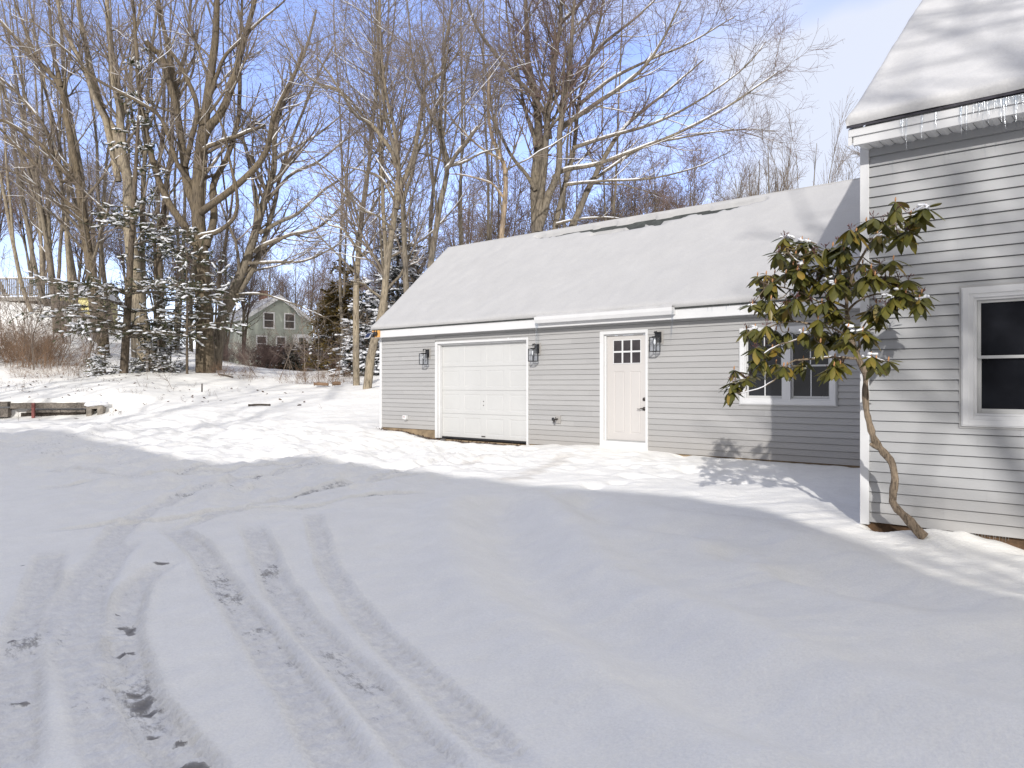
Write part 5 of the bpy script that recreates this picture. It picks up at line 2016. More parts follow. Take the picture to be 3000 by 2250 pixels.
for i, (px, d) in enumerate(((198, 33), (255, 33), (335, 34), (432, 31), (505, 30), (700, 34), (735, 33))):
    plant('bare_sapling', bp_one[(i + 1) % 3], px, d, rp.uniform(.3, .5), 'short bare sapling sticking out of the open snow slope', 'sapling', 'short saplings on the snow slope')
for i, (px, d, lab) in enumerate(((640, 35, 'brush'), (690, 34.5, 'b'), (730, 34, 'b'), (860, 33, 'b'), (905, 33, 'b'), (945, 32.7, 'b'), (975, 33, 'b'), (1010, 33, 'b'), (120, 33.5, 'b'), (60, 34, 'b'), (180, 34.5, 'b'), (230, 34, 'b'))):
    plant('brush_shrub', bp_brush[i % 3], px, d, rp.uniform(.35, .55), 'low dry brush sticking out of the snow at the tree line', 'shrub', 'low dry brush along the tree line')
for i, (px, d, s) in enumerate(((215, 30.3, 1.1), (20, 31, .9), (60, 29, .8), (130, 30, .8), (75, 27.6, .8), (300, 30, .7), (400, 27, .8), (420, 29, .7), (470, 27, .6), (355, 27, .7), (500, 29, .7), (540, 26.5, .6), (235, 27.5, .8), (95, 31.5, .7), (620, 28, .6), (660, 30, .6), (330, 25.5, .7), (360, 25.3, .7), (15, 28, .7), (560, 31, .6), (700, 29.5, .5), (180, 28.5, .6))):
    plant('dead_weed', bp_weed[i % 3], px, d, s * rp.uniform(.6, .95), 'tuft of dead weeds poking through the snow slope at left', 'weed', 'dead weed tufts on the left slope')
for i, (px, d, s) in enumerate(((1150 / 3.318 * 1.0, 30, .7), (433, 28.5, .8), (505, 29.5, .6), (55, 24.6, .8), (115, 24.6, .5), (640, 27, .5), (945, 24, .4))):
    plant('weed_stalk', bp_stalk[i % 2], px, d, s, 'single dry weed stalk standing in the snow at left', 'weed', 'dry weed stalks in the snow')

# scattered dead leaves and bark bits
g = Geo()
sr = np.random.default_rng(77)
n = 230
px = sr.uniform(0, 900, n)
dd_ = sr.uniform(25.5, 36, n)
keep = (px < 560) | (sr.random(n) < .35)
px, dd_ = px[keep], dd_[keep]
u = (px - 1500) / F
lx = (u * CA - SA) * dd_
ly = (u * SA + CA) * dd_
lz, _, _, _ = ground_full(lx, ly)
a = sr.uniform(0, 6.28, len(lx))
sprays(g, np.stack([lx, ly, lz + .012], -1), np.stack([np.cos(a), np.sin(a), sr.normal(.15, .2, len(a))], -1), sr.uniform(.06, .20, len(a)), sr.uniform(.04, .09, len(a)), sr, .5)
# leaf litter along the garage foundation
n = 260
lx = sr.uniform(-15.3, -10.4, n)
ly = 12.39 - np.abs(sr.normal(0, .10, n))
lz, _, _, _ = ground_full(lx, ly)
a = sr.uniform(0, 6.28, n)
sprays(g, np.stack([lx, ly, lz + .012], -1), np.stack([np.cos(a), np.sin(a), sr.normal(.2, .3, n)], -1), sr.uniform(.03, .08, n), sr.uniform(.02, .05, n), sr, .6)
o = g.build('dead_leaves', M['deadleaf'], None, False)
tag(o, 'scattered dead leaves on the snow slope and along the garage foundation', 'leaves', kind='stuff')

# ------------------------------------------------------------------ small things in the yard
x, y, z = gpt(1963 / 3.318, 29.8)
mb = MB()
mb.tube([(x, y, z - .1), (x + .005, y, z + .27)], [.028, .026], 7)
o = mb.build('wooden_stake', M['timber_dark'])
o.location = (0, 0, 0)
tag(o, 'short dark stake in the snow in front of the broad maple', 'stake')


def log(name, a, b, r, label, mat, cat='log'):
    g_ = Geo()
    pts = smooth_poly([a, (np.array(a) + np.array(b)) / 2 + np.array((0, 0, .01)), b], 8)
    V, Qd = tubes(pts[None], np.full((1, 8), r) * (1 + .08 * np.random.default_rng(3).normal(0, 1, (1, 8))), 9)
    g_.add(V, Qd)
    k_ = 9
    nV = len(V)
    g_.add(np.vstack([pts[:1], V[:k_]]), None, [(0, i + 1, (i + 1) % k_ + 1) for i in range(k_)])
    g_.add(np.vstack([pts[-1:], V[-k_:]]), None, [(0, i + 1, (i + 1) % k_ + 1) for i in range(k_)])
    o_ = g_.build(name, mat)
    return tag(o_, label, cat)


def on_ground(px, py, d0):
    """walk the ray to the ground"""
    best = None
    for d_ in np.arange(d0 - 6, d0 + 8, .1):
        p = atd(px, py, d_)
        if p[2] <= gz(p[0], p[1]) + 0.02:
            return p
        best = p
    return best


a = atd(920, 1125, 31.5)
b = atd(962, 1125, 31.5)
log('fallen_log', (a[0], a[1], gz(a[0], a[1]) + .08), (b[0], b[1], gz(b[0], b[1]) + .05), .07, 'longer fallen log half sunk in snow left of the slim trunk', M['brush'])
a = atd(973, 1125, 31.2)
b = atd(998, 1125, 31.3)
log('fallen_log', (a[0], a[1], gz(a[0], a[1]) + .09), (b[0], b[1], gz(b[0], b[1]) + .10), .085, 'shorter snow capped log nearest the slim trunk', M['brush'])
p0, p1, p2 = on_ground(728, 1189, 24), on_ground(760, 1191, 24), on_ground(792, 1189, 24)
log('fallen_branch', p0 + np.array((0, 0, .02)), p2 + np.array((0, 0, .03)), .035, 'dark fallen branch lying on the open snow', M['timber_dark'], 'branch')
p0 = on_ground(872, 1188, 24)
log('stick', p0, p0 + np.array((.10, .06, .02)), .022, 'tiny dark stick on the snow right of the fallen branch', M['timber_dark'], 'stick')
p0, p1 = atd(640, 1125, 34.5), atd(682, 1125, 34.2)
log('fallen_branch', (p0[0], p0[1], gz(*p0[:2]) + .12), (p1[0], p1[1], gz(*p1[:2]) + .05), .035, 'dark fallen limb beside the broad maple foot', M['bark_dark'], 'branch')

# retaining wall
c0 = onZ(0, 1222, 0.40)
t = thing('retaining_wall', 'low weathered timber retaining wall at far left', 'wall', ((RW0 + RW1) / 2))


def rw(s, off, zz):
    return (RW0[0] + _rwd[0] * s + _rwn[0] * off, RW0[1] + _rwd[1] * s + _rwn[1] * off, zz)


def s_at(px):
    # parameter along the wall hit by a pixel column
    r_ = ray(px, 1200)
    A = np.array([[r_[0], -_rwd[0]], [r_[1], -_rwd[1]]])
    q = np.linalg.solve(A, RW0[:2])
    return q[1]


zb0 = .40
s0, s1, s2, s3 = s_at(-300), s_at(28), s_at(33), s_at(256)
timbers = [(s0, s1, 0.0, zb0 + .14, .27, .30, M['timber']), (s0, s1 - .02, .02, zb0 + .42, .25, .17, M['timber']), (s2, s3, .03, zb0 + .37, .27, .185, M['timber']), (s_at(80), s3 - .05, .05, zb0 + .175, .22, .075, M['timber']), (s_at(60), s3, .16, zb0 + .05, .25, .16, M['timber_dark'])]
for (a, b, off, zc, w, h, m_) in timbers:
    mb = MB()
    n = 14
    rr = np.random.default_rng(int(a * 100) % 97)
    for i in range(n):
        q0, q1 = a + (b - a) * i / n, a + (b - a) * (i + 1) / n
        mb.bar(rw(q0, off + rr.normal(0, .006), zc + rr.normal(0, .004)), rw(q1 + .002, off + rr.normal(0, .006), zc + rr.normal(0, .004)), w, h)
    mb.build('timber', m_, t)
mb = MB()
mb.bar(rw(s_at(20), .25, zb0 - .1), rw(s3, .25, zb0 - .1), .06, .9)
mb.build('backing_soil', M['soil'], t)
mb = MB()
q = s_at(103)
mb.bar(rw(q, -.15, zb0 - .15), rw(q, -.15, zb0 + .46), .11, .08, up=(_rwd[0], _rwd[1], 0))
o = mb.build('post', M['red'], t)
tag(o, 'faded red post in front of the timbers')
# hollow concrete block
qa, qb = s_at(258), s_at(306)
pc = rw((qa + qb) / 2, -.05, zb0 + .2)
t = thing('concrete_block', 'snow capped hollow concrete block at the end of the timber wall', 'block', pc)
mb = MB()
w = (qb - qa)
hh = .36


def blk(a, b, o0, o1, z0_, z1_):
    vs = []
    for zz in (z0_, z1_):
        for (s_, o_) in ((a, o0), (b, o0), (b, o1), (a, o1)):
            vs.append(rw(s_, o_, zz))
    mb.add(vs, [(3, 2, 1, 0), (4, 5, 6, 7), (0, 1, 5, 4), (1, 2, 6, 5), (2, 3, 7, 6), (3, 0, 4, 7)])


blk(qa, qa + w * .32, -.2, .2, zb0 - .1, zb0 + hh)
blk(qb - w * .33, qb, -.2, .2, zb0 - .1, zb0 + hh)
blk(qa + w * .32, qb - w * .33, -.2, .2, zb0 + hh - .10, zb0 + hh - .002)
blk(qa + w * .32, qb - w * .33, .14, .2, zb0 - .1, zb0 + hh - .1)
mb.build('block_body', M['block'], t)
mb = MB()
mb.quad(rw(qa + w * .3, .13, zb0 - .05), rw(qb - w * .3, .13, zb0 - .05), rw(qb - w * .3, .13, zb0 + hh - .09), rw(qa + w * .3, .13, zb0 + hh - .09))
mb.build('hollow', M['black'], t)  # black sheet painting in the shade inside the opening
g = Geo()
sr = np.random.default_rng(8)
cc = np.array([rw((qa + qb) / 2 + sr.uniform(-.2, .2), sr.uniform(-.08, .12), zb0 + hh + .05) for i in range(7)])
pads(g, cc, np.tile(np.array([[_rwd[0], _rwd[1], 0]]), (7, 1)), np.full(7, .22), np.full(7, .2), np.full(7, .11), sr)
g.build('snow_cap', M['snow'], t)


# ------------------------------------------------------------------ far buildings
def local_frame(o, ang):
    """returns f(a,b,z) -> world; a along the facade (screen right), b away"""
    ca_, sa_ = math.cos(ang), math.sin(ang)

    def f(a, b, z):
        return (o[0] + a * ca_ - b * sa_, o[1] + a * sa_ + b * ca_, o[2] + z)
    return f


def fbox(mb, f, a0, a1, b0, b1, z0, z1):
    vs = [f(a, b, z) for z in (z0, z1) for (a, b) in ((a0, b0), (a1, b0), (a1, b1), (a0, b1))]
    mb.add(vs, [(3, 2, 1, 0), (4, 5, 6, 7), (0, 1, 5, 4), (1, 2, 6, 5), (2, 3, 7, 6), (3, 0, 4, 7)])


def fwin(parent, f, a0, a1, z0, z1, b=-.02, mat_fr='wingwhite', w=.12):
    mb = MB()
    for (p, q, r_, s_) in ((a0 - w, a0, z0 - w, z1 + w), (a1, a1 + w, z0 - w, z1 + w), (a0, a1, z1, z1 + w), (a0, a1, z0 - w, z0)):
        fbox(mb, f, p, q, b - .06, b + .02, r_, s_)
    zm_ = (z0 + z1) / 2
    fbox(mb, f, a0, a1, b - .04, b, zm_ - .03, zm_ + .03)
    wn = mb.build('window', M[mat_fr], parent)
    mb = MB()
    fbox(mb, f, a0, a1, b - .02, b + .01, z0, z1)
    mb.build('pane', M['winhouse'], wn)


# green gabled house.  facade turned so that we see the gable and the left roof slope
d = 72.0
pb = atd(816, 1125, d)
gzb = atd(816, 1068, d)[2]
ga_ = YAW + R(36)
org = np.array((pb[0], pb[1], gzb))
gh = thing('green_house', 'sage green gabled house with white window frames behind the bushes', 'house', org)
f = local_frame(org, ga_)
pxm = d / F
W2 = 3.3
EVE, APX = 4.15, 6.35
DEP = 9.0
mb = MB()
fbox(mb, f, -W2, W2, 0, DEP, -.5, EVE)
vs = [f(-W2, 0, EVE), f(W2, 0, EVE), f(0, 0, APX), f(-W2, DEP, EVE), f(W2, DEP, EVE), f(0, DEP, APX)]
mb.add(vs, [(0, 1, 2), (3, 5, 4)])
mb.build('wall', M['green'], gh)
mb = MB()
for sgn in (-1, 1):
    o_ = .35
    sl_ = (APX - EVE) / W2
    A = [(0, APX + .03), (sgn * (W2 + o_), EVE - o_ * sl_ + .03), (sgn * (W2 + o_), EVE - o_ * sl_ + .18), (0, APX + .18)]
    vs = [f(a, -.35, z) for a, z in A] + [f(a, DEP + .35, z) for a, z in A]
    mb.add(vs, [(0, 1, 2, 3), (7, 6, 5, 4), (0, 1, 5, 4), (1, 2, 6, 5), (2, 3, 7, 6), (3, 0, 4, 7)])
gr = mb.build('roof', M['roofgrey'], gh)
mb = MB()
for sgn in (-1, 1):
    A = [(0, APX - .22), (sgn * (W2 + .35), EVE - .35 * sl_ - .22), (sgn * (W2 + .35), EVE - .35 * sl_ + .17), (0, APX + .17)]
    vs = [f(a, -.42, z) for a, z in A] + [f(a, -.352, z) for a, z in A]
    mb.add(vs, [(0, 1, 2, 3), (7, 6, 5, 4), (0, 1, 5, 4), (1, 2, 6, 5), (2, 3, 7, 6), (3, 0, 4, 7)])
mb.build('rake_trim', M['wingwhite'], gh)
mb = MB()
fbox(mb, f, -.1, .6, 4.8, 5.5, APX - .4, APX + .95)
fbox(mb, f, -.16, .66, 4.74, 5.56, APX + .95, APX + 1.05)
mb.build('chimney', M['brick'], gr)
for a in (-1.35, .62):
    fwin(gh, f, a, a + .85, 3.45, 4.75)
fwin(gh, f, -.15, .6, 1.25, 2.55)
fwin(gh, f, -2.0, -1.2, 1.25, 2.55)
mb = MB()
fbox(mb, f, 1.35, 1.65, -.9, -.02, -.3, 2.55)
fbox(mb, f, 2.35, 2.62, -.9, -.02, -.3, 2.55)
fbox(mb, f, 1.25, 2.75, -1.0, -.02, 2.55, 2.85)
mb.build('porch', M['wingwhite'], gh)
mb = MB()
fbox(mb, f, 1.65, 2.35, -.5, -.03, -.3, 2.1)
mb.build('door', M['winhouse'], gh)
# white wing
wing_o = atd(640, 1125, 74)
wo = np.array((wing_o[0], wing_o[1], gzb - .2))
wh = thing('white_barn', 'low white clapboard wing with grey roof left of the green house', 'barn', wo)
f = local_frame(wo, YAW + R(-4))
mb = MB()
fbox(mb, f, -.2, 5.3, 0, 5, -.5, 3.0)
mb.build('wall', M['wingwhite'], wh)
mb = MB()
A = [(-.3, 2.9), (2.6, 5.6), (5.3, 5.6), (5.3, 2.9)]
vs = [f(-.4, -.4, 2.95), f(5.4, -.4, 2.95), f(5.4, 2.6, 5.75), f(-.4, 2.6, 5.75), f(-.4, 5.6, 2.95), f(5.4, 5.6, 2.95), f(-.4, -.4, 2.8), f(5.4, -.4, 2.8), f(-.4, 5.6, 2.8), f(5.4, 5.6, 2.8)]
mb.add(vs, [(0, 1, 2, 3), (3, 2, 5, 4), (6, 7, 1, 0), (0, 3, 4, 8, 6), (1, 7, 9, 5, 2), (4, 5, 9, 8)])
mb.build('roof', M['roofgrey'], wh)
fwin(wh, f, 1.0, 1.6, .5, 2.0, mat_fr='winhouse')
# yellow house
yo = np.array(atd(150, 1125, 62))
yo[2] = 5.4
yh = thing('yellow_house', 'pale yellow house glimpsed behind the trunks beyond the bank', 'house', yo)
f = local_frame(yo, YAW + R(12))
mb = MB()
fbox(mb, f, 0, 3.6, 0, 5, -3, 3.1)
mb.build('wall', M['yellow'], yh)
mb = MB()
vs = [f(-.3, -.4, 3.1), f(3.9, -.4, 3.1), f(3.9, 2.5, 4.6), f(-.3, 2.5, 4.6), f(-.3, 5.4, 3.1), f(3.9, 5.4, 3.1)]
mb.add(vs, [(0, 1, 2, 3), (3, 2, 5, 4), (0, 3, 4), (1, 5, 2), (0, 4, 5, 1)])
mb.build('roof', M['roofgrey'], yh)
fwin(yh, f, .7, 1.4, .8, 2.1)
# deck on the hill
do = np.array(atd(-120, 872, 49))
dk = thing('wooden_deck', 'raised grey wooden deck with railing on the bank at far left', 'deck', do)
f = local_frame(do, YAW + R(-3))
Wd = 5.4
mb = MB()
fbox(mb, f, 0, Wd, 0, 4, -.22, 0)
mb.build('floor', M['deck'], dk)
g = Geo()
mb = MB()
fbox(mb, f, 0, Wd, -.05, .5, .003, .06)
mb.build('floor_snow', M['snow'], dk)
mb = MB()
fbox(mb, f, 0, Wd, -.06, .04, 1.15, 1.22)
fbox(mb, f, 0, Wd, -.04, .02, .12, .18)
for i in range(44):
    a = .06 + i * (Wd - .1) / 44
    fbox(mb, f, a, a + .045, -.035, .015, .18, 1.15)
fbox(mb, f, Wd - .06, Wd, .05, 4, 1.15, 1.22)
for i in range(20):
    fbox(mb, f, Wd - .05, Wd - .01, .2 + i * .19, .245 + i * .19, .0, 1.15)
mb.build('railing', M['deck'], dk)
mb = MB()
fbox(mb, f, 0, Wd, -.07, .05, 1.222, 1.28)
mb.build('rail_snow', M['snow'], dk)
for a in (.1, 2.0, 3.9, Wd - .15):
    mb = MB()
    fbox(mb, f, a, a + .12, -.03, .09, -3.5, -.2)
    fbox(mb, f, a, a + .10, -.075, -.06, .0, 1.24)
    mb.build('post', M['deck'], dk)
mb = MB()
fbox(mb, f, 0, Wd - .4, 2.5, 2.6, -3, -.23)
mb.build('underdeck_dark', M['timber_dark'], dk)  # solid dark panel standing in for the shade under the deck

# ------------------------------------------------------------------ rhododendron
def RH(x, y):
    return (2100 + x * .3617, 580 + y * .3617)


def RT(x, y):
    return (2400 + x * .3617, 1100 + y * .3617)


rb = onY(*RT(835, 1290), 7.86)
rhod = thing('rhododendron', 'rhododendron with crooked bare trunk and drooping olive leaves at the house corner', 'shrub', rb)
yt = np.linspace(7.86, 7.55, 11)
trunk = [onY(*RT(*p), y_) for p, y_ in zip([(850, 1310), (740, 1195), (610, 1060), (600, 960), (615, 830), (585, 700), (465, 560), (410, 420), (375, 260), (372, 120), (378, 0)], yt)]
trunk += [onY(*RH(*p), 7.52) for p in [(1195, 1400), (1150, 1300), (1115, 1220)]]
tr_ = [.052, .040, .037, .034, .034, .034, .035, .031, .028, .029, .029, .030, .030, .026]
BRN = [
    ([(1140, 1300), (1020, 1285), (900, 1278), (700, 1300), (600, 1320), (490, 1440), (380, 1520), (200, 1570)], .014, .004, (7.5, 7.05)),
    ([(1200, 1340), (1240, 1310), (1290, 1310), (1390, 1330)], .010, .004, (7.5, 7.4)),
    ([(1118, 1225), (1090, 1160), (1060, 1000), (1050, 850), (1090, 650), (1200, 430), (1300, 300), (1480, 180)], .024, .006, (7.52, 7.35)),
    ([(1130, 1240), (1160, 1200), (1150, 1090), (1200, 980), (1290, 900)], .014, .005, (7.52, 7.6)),
    ([(1058, 920), (1120, 860), (1250, 790), (1450, 760), (1600, 790)], .014, .004, (7.48, 7.5)),
    ([(1058, 960), (950, 990), (800, 995), (600, 960), (420, 1010), (260, 1080)], .014, .004, (7.45, 7.0)),
    ([(1050, 890), (950, 850), (850, 850), (650, 760), (450, 710), (340, 680)], .014, .004, (7.5, 7.15)),
    ([(1052, 830), (1000, 750), (900, 650), (750, 560), (620, 480), (550, 380)], .014, .004, (7.48, 7.2)),
    ([(1090, 1160), (1000, 1080), (850, 1040), (700, 1120), (500, 1180), (380, 1250)], .012, .004, (7.45, 6.95)),
    ([(1070, 720), (1180, 640), (1300, 580), (1420, 540)], .010, .004, (7.44, 7.3)),
    ([(1060, 760), (980, 560), (960, 460), (900, 420)], .010, .004, (7.44, 7.25)),
]
g = Geo()
sp, rr = resample(trunk, tr_, 44)
sr = np.random.default_rng(61)
sp = sp + np.cumsum(sr.normal(0, .0022, sp.shape), 0)
rr = rr * (1 + .10 * sr.normal(0, 1, 44))
V, Qd = tubes(sp[None], rr[None], 10)
g.add(V, Qd)
pool = []
sg = Geo()
for pts, ra, rb_, (ya, yb) in BRN:
    q = [onY(*RH(*p), ya + (yb - ya) * i / (len(pts) - 1)) for i, p in enumerate(pts)]
    s2, r2_ = resample(q, np.linspace(ra, rb_, len(q)), 22)
    s2 = s2 + np.cumsum(sr.normal(0, .003, s2.shape), 0) * np.array((1, 1, 1))
    V, Qd = tubes(s2[None], r2_[None], 7)
    g.add(V, Qd)
    pool.append(s2)
    snow_strip(sg, s2[None], r2_[None] * .7, sr, .14, .004, .03)
mb = MB()
kn = onY(*RT(425, 565), 7.66)
V, Qd = tubes(np.array([[kn + np.array((.06, .02, -.02)), kn + np.array((.02, -.01, .0)), kn + np.array((-.01, -.02, .015))]]), np.array([[.03, .024, .014]]), 8)
g.add(V, Qd)
pool = np.concatenate(pool)
WH = [(1690, 110), (1640, 160), (1570, 170), (1450, 130), (1400, 190), (1340, 230), (1270, 190), (1210, 220), (1160, 250), (1300, 330), (1420, 290), (1480, 330), (1560, 290),
      (1080, 280), (1000, 390), (940, 420), (1030, 450), (1130, 300), (880, 430), (1010, 490), (550, 350), (690, 370), (740, 390), (570, 400), (500, 480), (560, 520), (640, 480), (720, 480), (790, 480), (620, 570), (700, 560), (850, 570), (900, 590), (560, 640),
      (330, 660), (400, 650), (470, 640), (380, 750), (450, 710), (680, 680), (750, 660), (820, 700), (900, 690), (1000, 640), (1060, 620), (960, 720), (1180, 560), (1250, 600), (1330, 560), (1430, 530), (1200, 660), (1280, 660), (1350, 700), (1150, 720), (1400, 660), (1470, 700), (1550, 690),
      (1530, 800), (1600, 780), (1660, 800), (1640, 850), (1550, 860), (1430, 830), (1480, 780), (700, 760), (640, 840), (580, 850), (440, 850), (370, 850), (290, 890), (470, 920), (560, 900), (770, 880), (850, 880), (900, 850), (960, 940), (1000, 990), (820, 1010), (1060, 1020), (1250, 940), (1320, 960), (1290, 880), (1370, 900), (1280, 1030),
      (240, 1090), (310, 1080), (400, 1060), (480, 1100), (580, 1110), (700, 1110), (780, 1130), (860, 1100), (960, 1110), (1010, 1150), (1060, 1180), (1180, 1110), (1230, 1120), (840, 1200), (930, 1180),
      (320, 1240), (300, 1330), (390, 1230), (450, 1250), (380, 1330), (480, 1370), (570, 1390), (650, 1370), (700, 1340), (950, 1390), (910, 1420), (1000, 1380), (1250, 1310), (1290, 1340), (1390, 1350), (1430, 1340), (280, 1460), (220, 1490), (140, 1420), (130, 1520), (120, 1580)]
lf = Geo()
bd = Geo()
cp = Geo()
LN = 6
LT = np.linspace(0, 1, LN)
WP = np.array([.25, .72, .98, 1.0, .72, .06])
WH2 = WH + [(x + sr.normal(0, 38), y + sr.normal(0, 34)) for x, y in WH if 420 < x < 1560 and sr.random() < .22]
WH2 = [w_ for w_ in WH2 if sr.random() < .97]
for (wx_, wy_) in WH2:
    # a drooping whorl of leaves; the crop coordinate is its upper middle
    yw = sr.uniform(6.95, 7.72)
    c = onY(*RH(wx_, wy_ - 28), yw)
    if c[0] > -2.5 and c[1] > 7.85:
        c[1] = 7.85
    # twig from the nearest bough
    j = np.argmin(np.linalg.norm((pool - c) * np.array((1, .55, 1.2)), axis=1))
    a = pool[j]
    m_ = (a + c) / 2 + np.array((0, 0, -.035)) + sr.normal(0, .012, 3)
    s2 = smooth_poly([a, m_, c], 7)
    V, Qd = tubes(s2[None], np.linspace(.0055, .0038, 7)[None], 5)
    g.add(V, Qd)
    nl = sr.integers(8, 13)
    a0 = sr.uniform(0, 6.28)
    dr_ = sr.uniform(.35, 1.75)
    for k in range(nl):
        az = a0 + k * 2.399 + sr.normal(0, .15)
        L = sr.uniform(.10, .155)
        W = L * sr.uniform(.18, .25)
        el = -(dr_ * .55 + sr.normal(.12, .20))
        el = el + (.5 if k > nl - 3 else 0)
        D = np.array((math.cos(az) * math.cos(el), math.sin(az) * math.cos(el), math.sin(el)))
        S = np.array((-math.sin(az), math.cos(az), 0)) + sr.normal(0, .12, 3)
        U = np.cross(S, D) * -1
        if U[2] < 0:
            U = -U
        curve = sr.uniform(.15, .45) * L
        fold = sr.uniform(.15, .55)
        mid = c + D * .012 + D[None] * (LT * L)[:, None] + np.array((0, 0, -1.0)) * (curve * LT ** 2)[:, None]
        e1 = mid + S[None] * (WP * W)[:, None] - U[None] * (WP * W * fold)[:, None]
        e2 = mid - S[None] * (WP * W)[:, None] - U[None] * (WP * W * fold)[:, None]
        V = np.stack([e1, mid, e2], 1).reshape(-1, 3)
        Qs = []
        for i in range(LN - 1):
            o_ = i * 3
            Qs += [(o_, o_ + 1, o_ + 4, o_ + 3), (o_ + 1, o_ + 2, o_ + 5, o_ + 4)]
        lf.add(V, Qs)
    r_ = sr.random()
    if r_ < .62:
        P = np.array([[c, c + np.array((0, 0, .014)), c + np.array((.002, 0, .030)), c + np.array((.003, 0, .044))]])
        V, Qd = tubes(P, np.array([[.004, .0085, .007, .0015]]), 6)
        bd.add(V, Qd)
    if r_ > .55:
        for q in range(sr.integers(5, 11)):
            dv = sr.normal(0, 1, 3) * np.array((.6, .6, .3)) + np.array((0, 0, .9))
            dv /= np.linalg.norm(dv)
            L = sr.uniform(.035, .075)
            P = np.array([[c, c + dv * L * .7, c + dv * L * .72, c + dv * L]])
            V, Qd = tubes(P, np.array([[.0012, .0012, .0042, .0022]]), 5)
            cp.add(V, Qd)
    if sr.random() < .17:
        nn_ = sr.integers(2, 6)
        C = c + sr.normal(0, .028, (nn_, 3)) * np.array((1, 1, .35)) + np.array((0, 0, .004))
        pads(sg, C, sr.normal(0, 1, (nn_, 3)) * np.array((1, 1, .2)), sr.uniform(.012, .040, nn_), sr.uniform(.010, .022, nn_), sr.uniform(.008, .016, nn_), sr)
g.build('trunk', M['rh_bark'], rhod)
lf.build('leaves', M['rhodo'], rhod)
tag(bd.build('buds', M['bud'], rhod), kind='stuff')
tag(cp.build('seed_capsules', M['capsule'], rhod), kind='stuff')
tag(sg.build('branch_snow', M['snow'], rhod), kind='stuff')

# ------------------------------------------------------------------ what stands behind the camera and throws the big shade
pu = np.array((.843, .538))
ps = np.array(SUN_H)
SIL = [(4.8, 4.3), (2.64, 6.70), (2.33, 6.97), (2.05, 7.46), (1.51, 8.06), (.68, 8.48), (-1.63, 8.82), (-3.96, 9.40), (-5.81, 9.97), (-6.39, 9.46), (-7.67, 9.63), (-10.35, 10.62), (-13.34, 11.67), (-16.07, 11.94), (-22, 12.2)]  # outline of the unseen house, shaped to cast the shade edge on the yard
TE = math.tan(SUN_EL) / .424
nb = thing('shade_house', 'unseen dark house behind the viewer, shaped to cast the yard shade', 'house', (*(pu * -8 + ps * -10), 0))
mb = MB()
pts = [(u_, h_) for u_, h_ in SIL]
poly = [(SIL[0][0], -.3)] + pts + [(SIL[-1][0], -.3)]
n = len(poly)
vs = []
for s_ in (-10, -15):
    for u_, h_ in poly:
        q = pu * u_ + ps * s_
        hh_ = h_ if s_ == -10 or h_ < 0 else h_ - 3.0
        vs.append((q[0], q[1], hh_))
fs = [tuple(range(n)), tuple(range(n, 2 * n))[::-1]]
for i in range(n):
    j = (i + 1) % n
    fs.append((i, j, n + j, n + i))
mb.add(vs, fs)
mb.build('wall', M['darkhouse'], nb)
FS = [
    dict(N_=26, t0=.3, ang=(25, 55), length=(1.6, 3.6), ratio=.6, rmin=.035, nseg=6, wander=.10, up=.06, k=5, mi=0),
    dict(N_=70, t0=.2, ang=(25, 55), length=(.8, 1.8), ratio=.6, rmin=.022, nseg=4, wander=.12, up=.04, k=3, mi=1, src=1),
]
sparse = [far_proto(260 + i, 11, .14, 3, 2.4, FS, M['twig']) for i in range(2)]
for i, (wx_, wy_, h_, lab) in enumerate(((15.5, -16, 21, 'bare tree behind the viewer on the right'), (13.6, -11.5, 18, 'bare tree behind the viewer nearest the house'), (21, -13, 17, 'bare tree behind the viewer at far right'), (-3, -21, 21, 'tallest bare tree behind the viewer'), (-12, -19, 20, 'bare tree behind the viewer on the left'), (-19, -13, 19, 'tall bare tree behind the viewer at far left'), (-31, -9, 18, 'bare tree behind the viewer beyond the left bank'))):
    place_far('bare_tree', sparse[i % 2], (wx_, wy_, -.1), h_ / 11, lab, None, rz=i * 1.1)

# ------------------------------------------------------------------ world, sun, camera
w = bpy.data.worlds.new('World')
scene.world = w
w.use_nodes = True
nt = w.node_tree
nt.nodes.clear()
out = nt.nodes.new('ShaderNodeOutputWorld')
bg = nt.nodes.new('ShaderNodeBackground')
sky = nt.nodes.new('ShaderNodeTexSky')
sky.sky_type = 'NISHITA'
sky.sun_disc = False
sky.sun_elevation = SUN_EL
sky.sun_rotation = math.atan2(-SUN_H[0], -SUN_H[1])
sky.air_density = 1.0
sky.dust_density = 0.6
sky.ozone_density = 1.6
tc = nt.nodes.new('ShaderNodeTexCoord')
mp = nt.nodes.new('ShaderNodeMapping')
mp.inputs['Scale'].default_value = (1.0, 1.0, 2.6)
nt.links.new(tc.outputs['Generated'], mp.inputs[0])
n1 = noise(nt, mp.outputs[0], 2.3, 6, 0.55, 0.4)
sep = nt.nodes.new('ShaderNodeSeparateXYZ')
nt.links.new(tc.outputs['Generated'], sep.inputs[0])
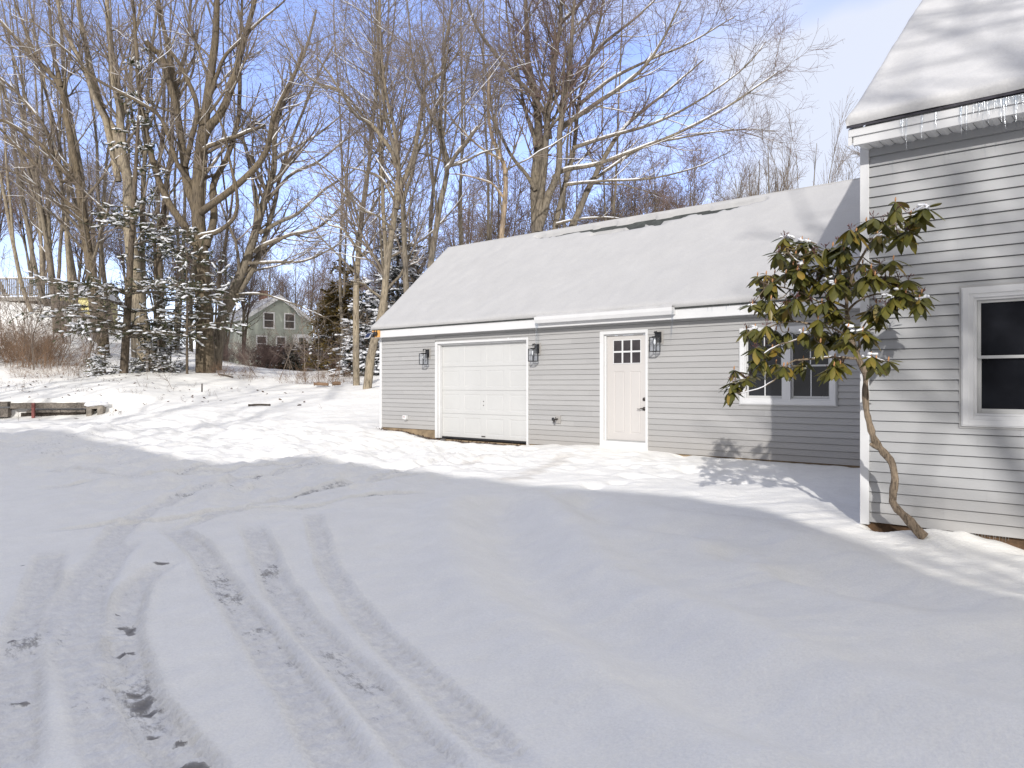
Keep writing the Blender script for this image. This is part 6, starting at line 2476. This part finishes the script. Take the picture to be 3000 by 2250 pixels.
# thin bright cloud low over the view and to the right, gaps of blue over the trees, deeper blue overhead
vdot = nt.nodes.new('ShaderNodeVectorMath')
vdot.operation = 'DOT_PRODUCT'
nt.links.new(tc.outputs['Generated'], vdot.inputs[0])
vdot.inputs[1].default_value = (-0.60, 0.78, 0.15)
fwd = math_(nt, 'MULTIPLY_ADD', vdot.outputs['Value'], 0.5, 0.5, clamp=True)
hor = math_(nt, 'MULTIPLY', math_(nt, 'SUBTRACT', 0.38, sep.outputs[2]), 0.20)
rgt = math_(nt, 'MULTIPLY', math_(nt, 'ADD', sep.outputs[0], 0.42), 0.40)
mr1 = nt.nodes.new('ShaderNodeMapRange')
mr1.interpolation_type = 'SMOOTHSTEP'
nt.links.new(sep.outputs[0], mr1.inputs[0])
mr1.inputs[1].default_value = -0.47
mr1.inputs[2].default_value = -0.36
mr2 = nt.nodes.new('ShaderNodeMapRange')
mr2.interpolation_type = 'SMOOTHSTEP'
nt.links.new(math_(nt, 'ADD', sep.outputs[2], math_(nt, 'MULTIPLY', math_(nt, 'SUBTRACT', n1, 0.5), 0.25)), mr2.inputs[0])
mr2.inputs[1].default_value = 0.43
mr2.inputs[2].default_value = 0.37
bank = math_(nt, 'MULTIPLY', math_(nt, 'MULTIPLY', mr1.outputs[0], mr2.outputs[0]), 0.26)
k_ = math_(nt, 'ADD', math_(nt, 'ADD', n1, bank), math_(nt, 'ADD', hor, rgt))
fac = ramp(nt, k_, [(0.42, (0.06, 0.06, 0.06)), (0.70, (1, 1, 1))])
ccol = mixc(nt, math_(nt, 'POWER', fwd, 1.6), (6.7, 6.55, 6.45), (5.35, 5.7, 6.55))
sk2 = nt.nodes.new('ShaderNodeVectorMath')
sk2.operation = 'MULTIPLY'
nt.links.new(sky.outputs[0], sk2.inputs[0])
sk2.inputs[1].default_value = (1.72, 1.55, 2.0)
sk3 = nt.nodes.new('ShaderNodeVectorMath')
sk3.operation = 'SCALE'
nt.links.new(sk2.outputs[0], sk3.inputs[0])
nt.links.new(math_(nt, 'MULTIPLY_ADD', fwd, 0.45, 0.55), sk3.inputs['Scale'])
fill_cloud = math_(nt, 'MULTIPLY', math_(nt, 'SUBTRACT', 1.0, fwd), 0.55)  # extra cloud behind the camera, added to raise the fill light
fac2 = math_(nt, 'ADD', math_(nt, 'MULTIPLY', fac, 0.92), fill_cloud, clamp=True)
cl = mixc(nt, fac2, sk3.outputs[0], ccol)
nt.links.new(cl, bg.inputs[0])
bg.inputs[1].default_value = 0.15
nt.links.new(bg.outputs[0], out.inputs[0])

sl = bpy.data.lights.new('Sun', 'SUN')
sl.energy = 3.9
sl.angle = R(0.5)
sl.color = (1.0, 0.965, 0.92)
so = bpy.data.objects.new('Sun', sl)
COL.objects.link(so)
ld = Vector((SUN_H[0] * math.cos(SUN_EL), SUN_H[1] * math.cos(SUN_EL), -math.sin(SUN_EL)))
so.rotation_euler = ld.to_track_quat('-Z', 'Y').to_euler()
so.location = (10, -15, 20)

cam = bpy.data.cameras.new('Camera')
cam.sensor_width = 36
cam.lens = 36 * F / 3000
cam.clip_start = .05
cam.clip_end = 3000
co = bpy.data.objects.new('Camera', cam)
COL.objects.link(co)
co.location = (0, 0, CAMZ)
co.rotation_euler = (math.pi / 2, 0, YAW)
scene.camera = co

scene.view_settings.view_transform = 'Standard'
scene.view_settings.look = 'None'
scene.view_settings.exposure = 0
scene.view_settings.gamma = 1
scene.cycles.max_bounces = 6
scene.cycles.transparent_max_bounces = 12
scene.cycles.use_denoising = True
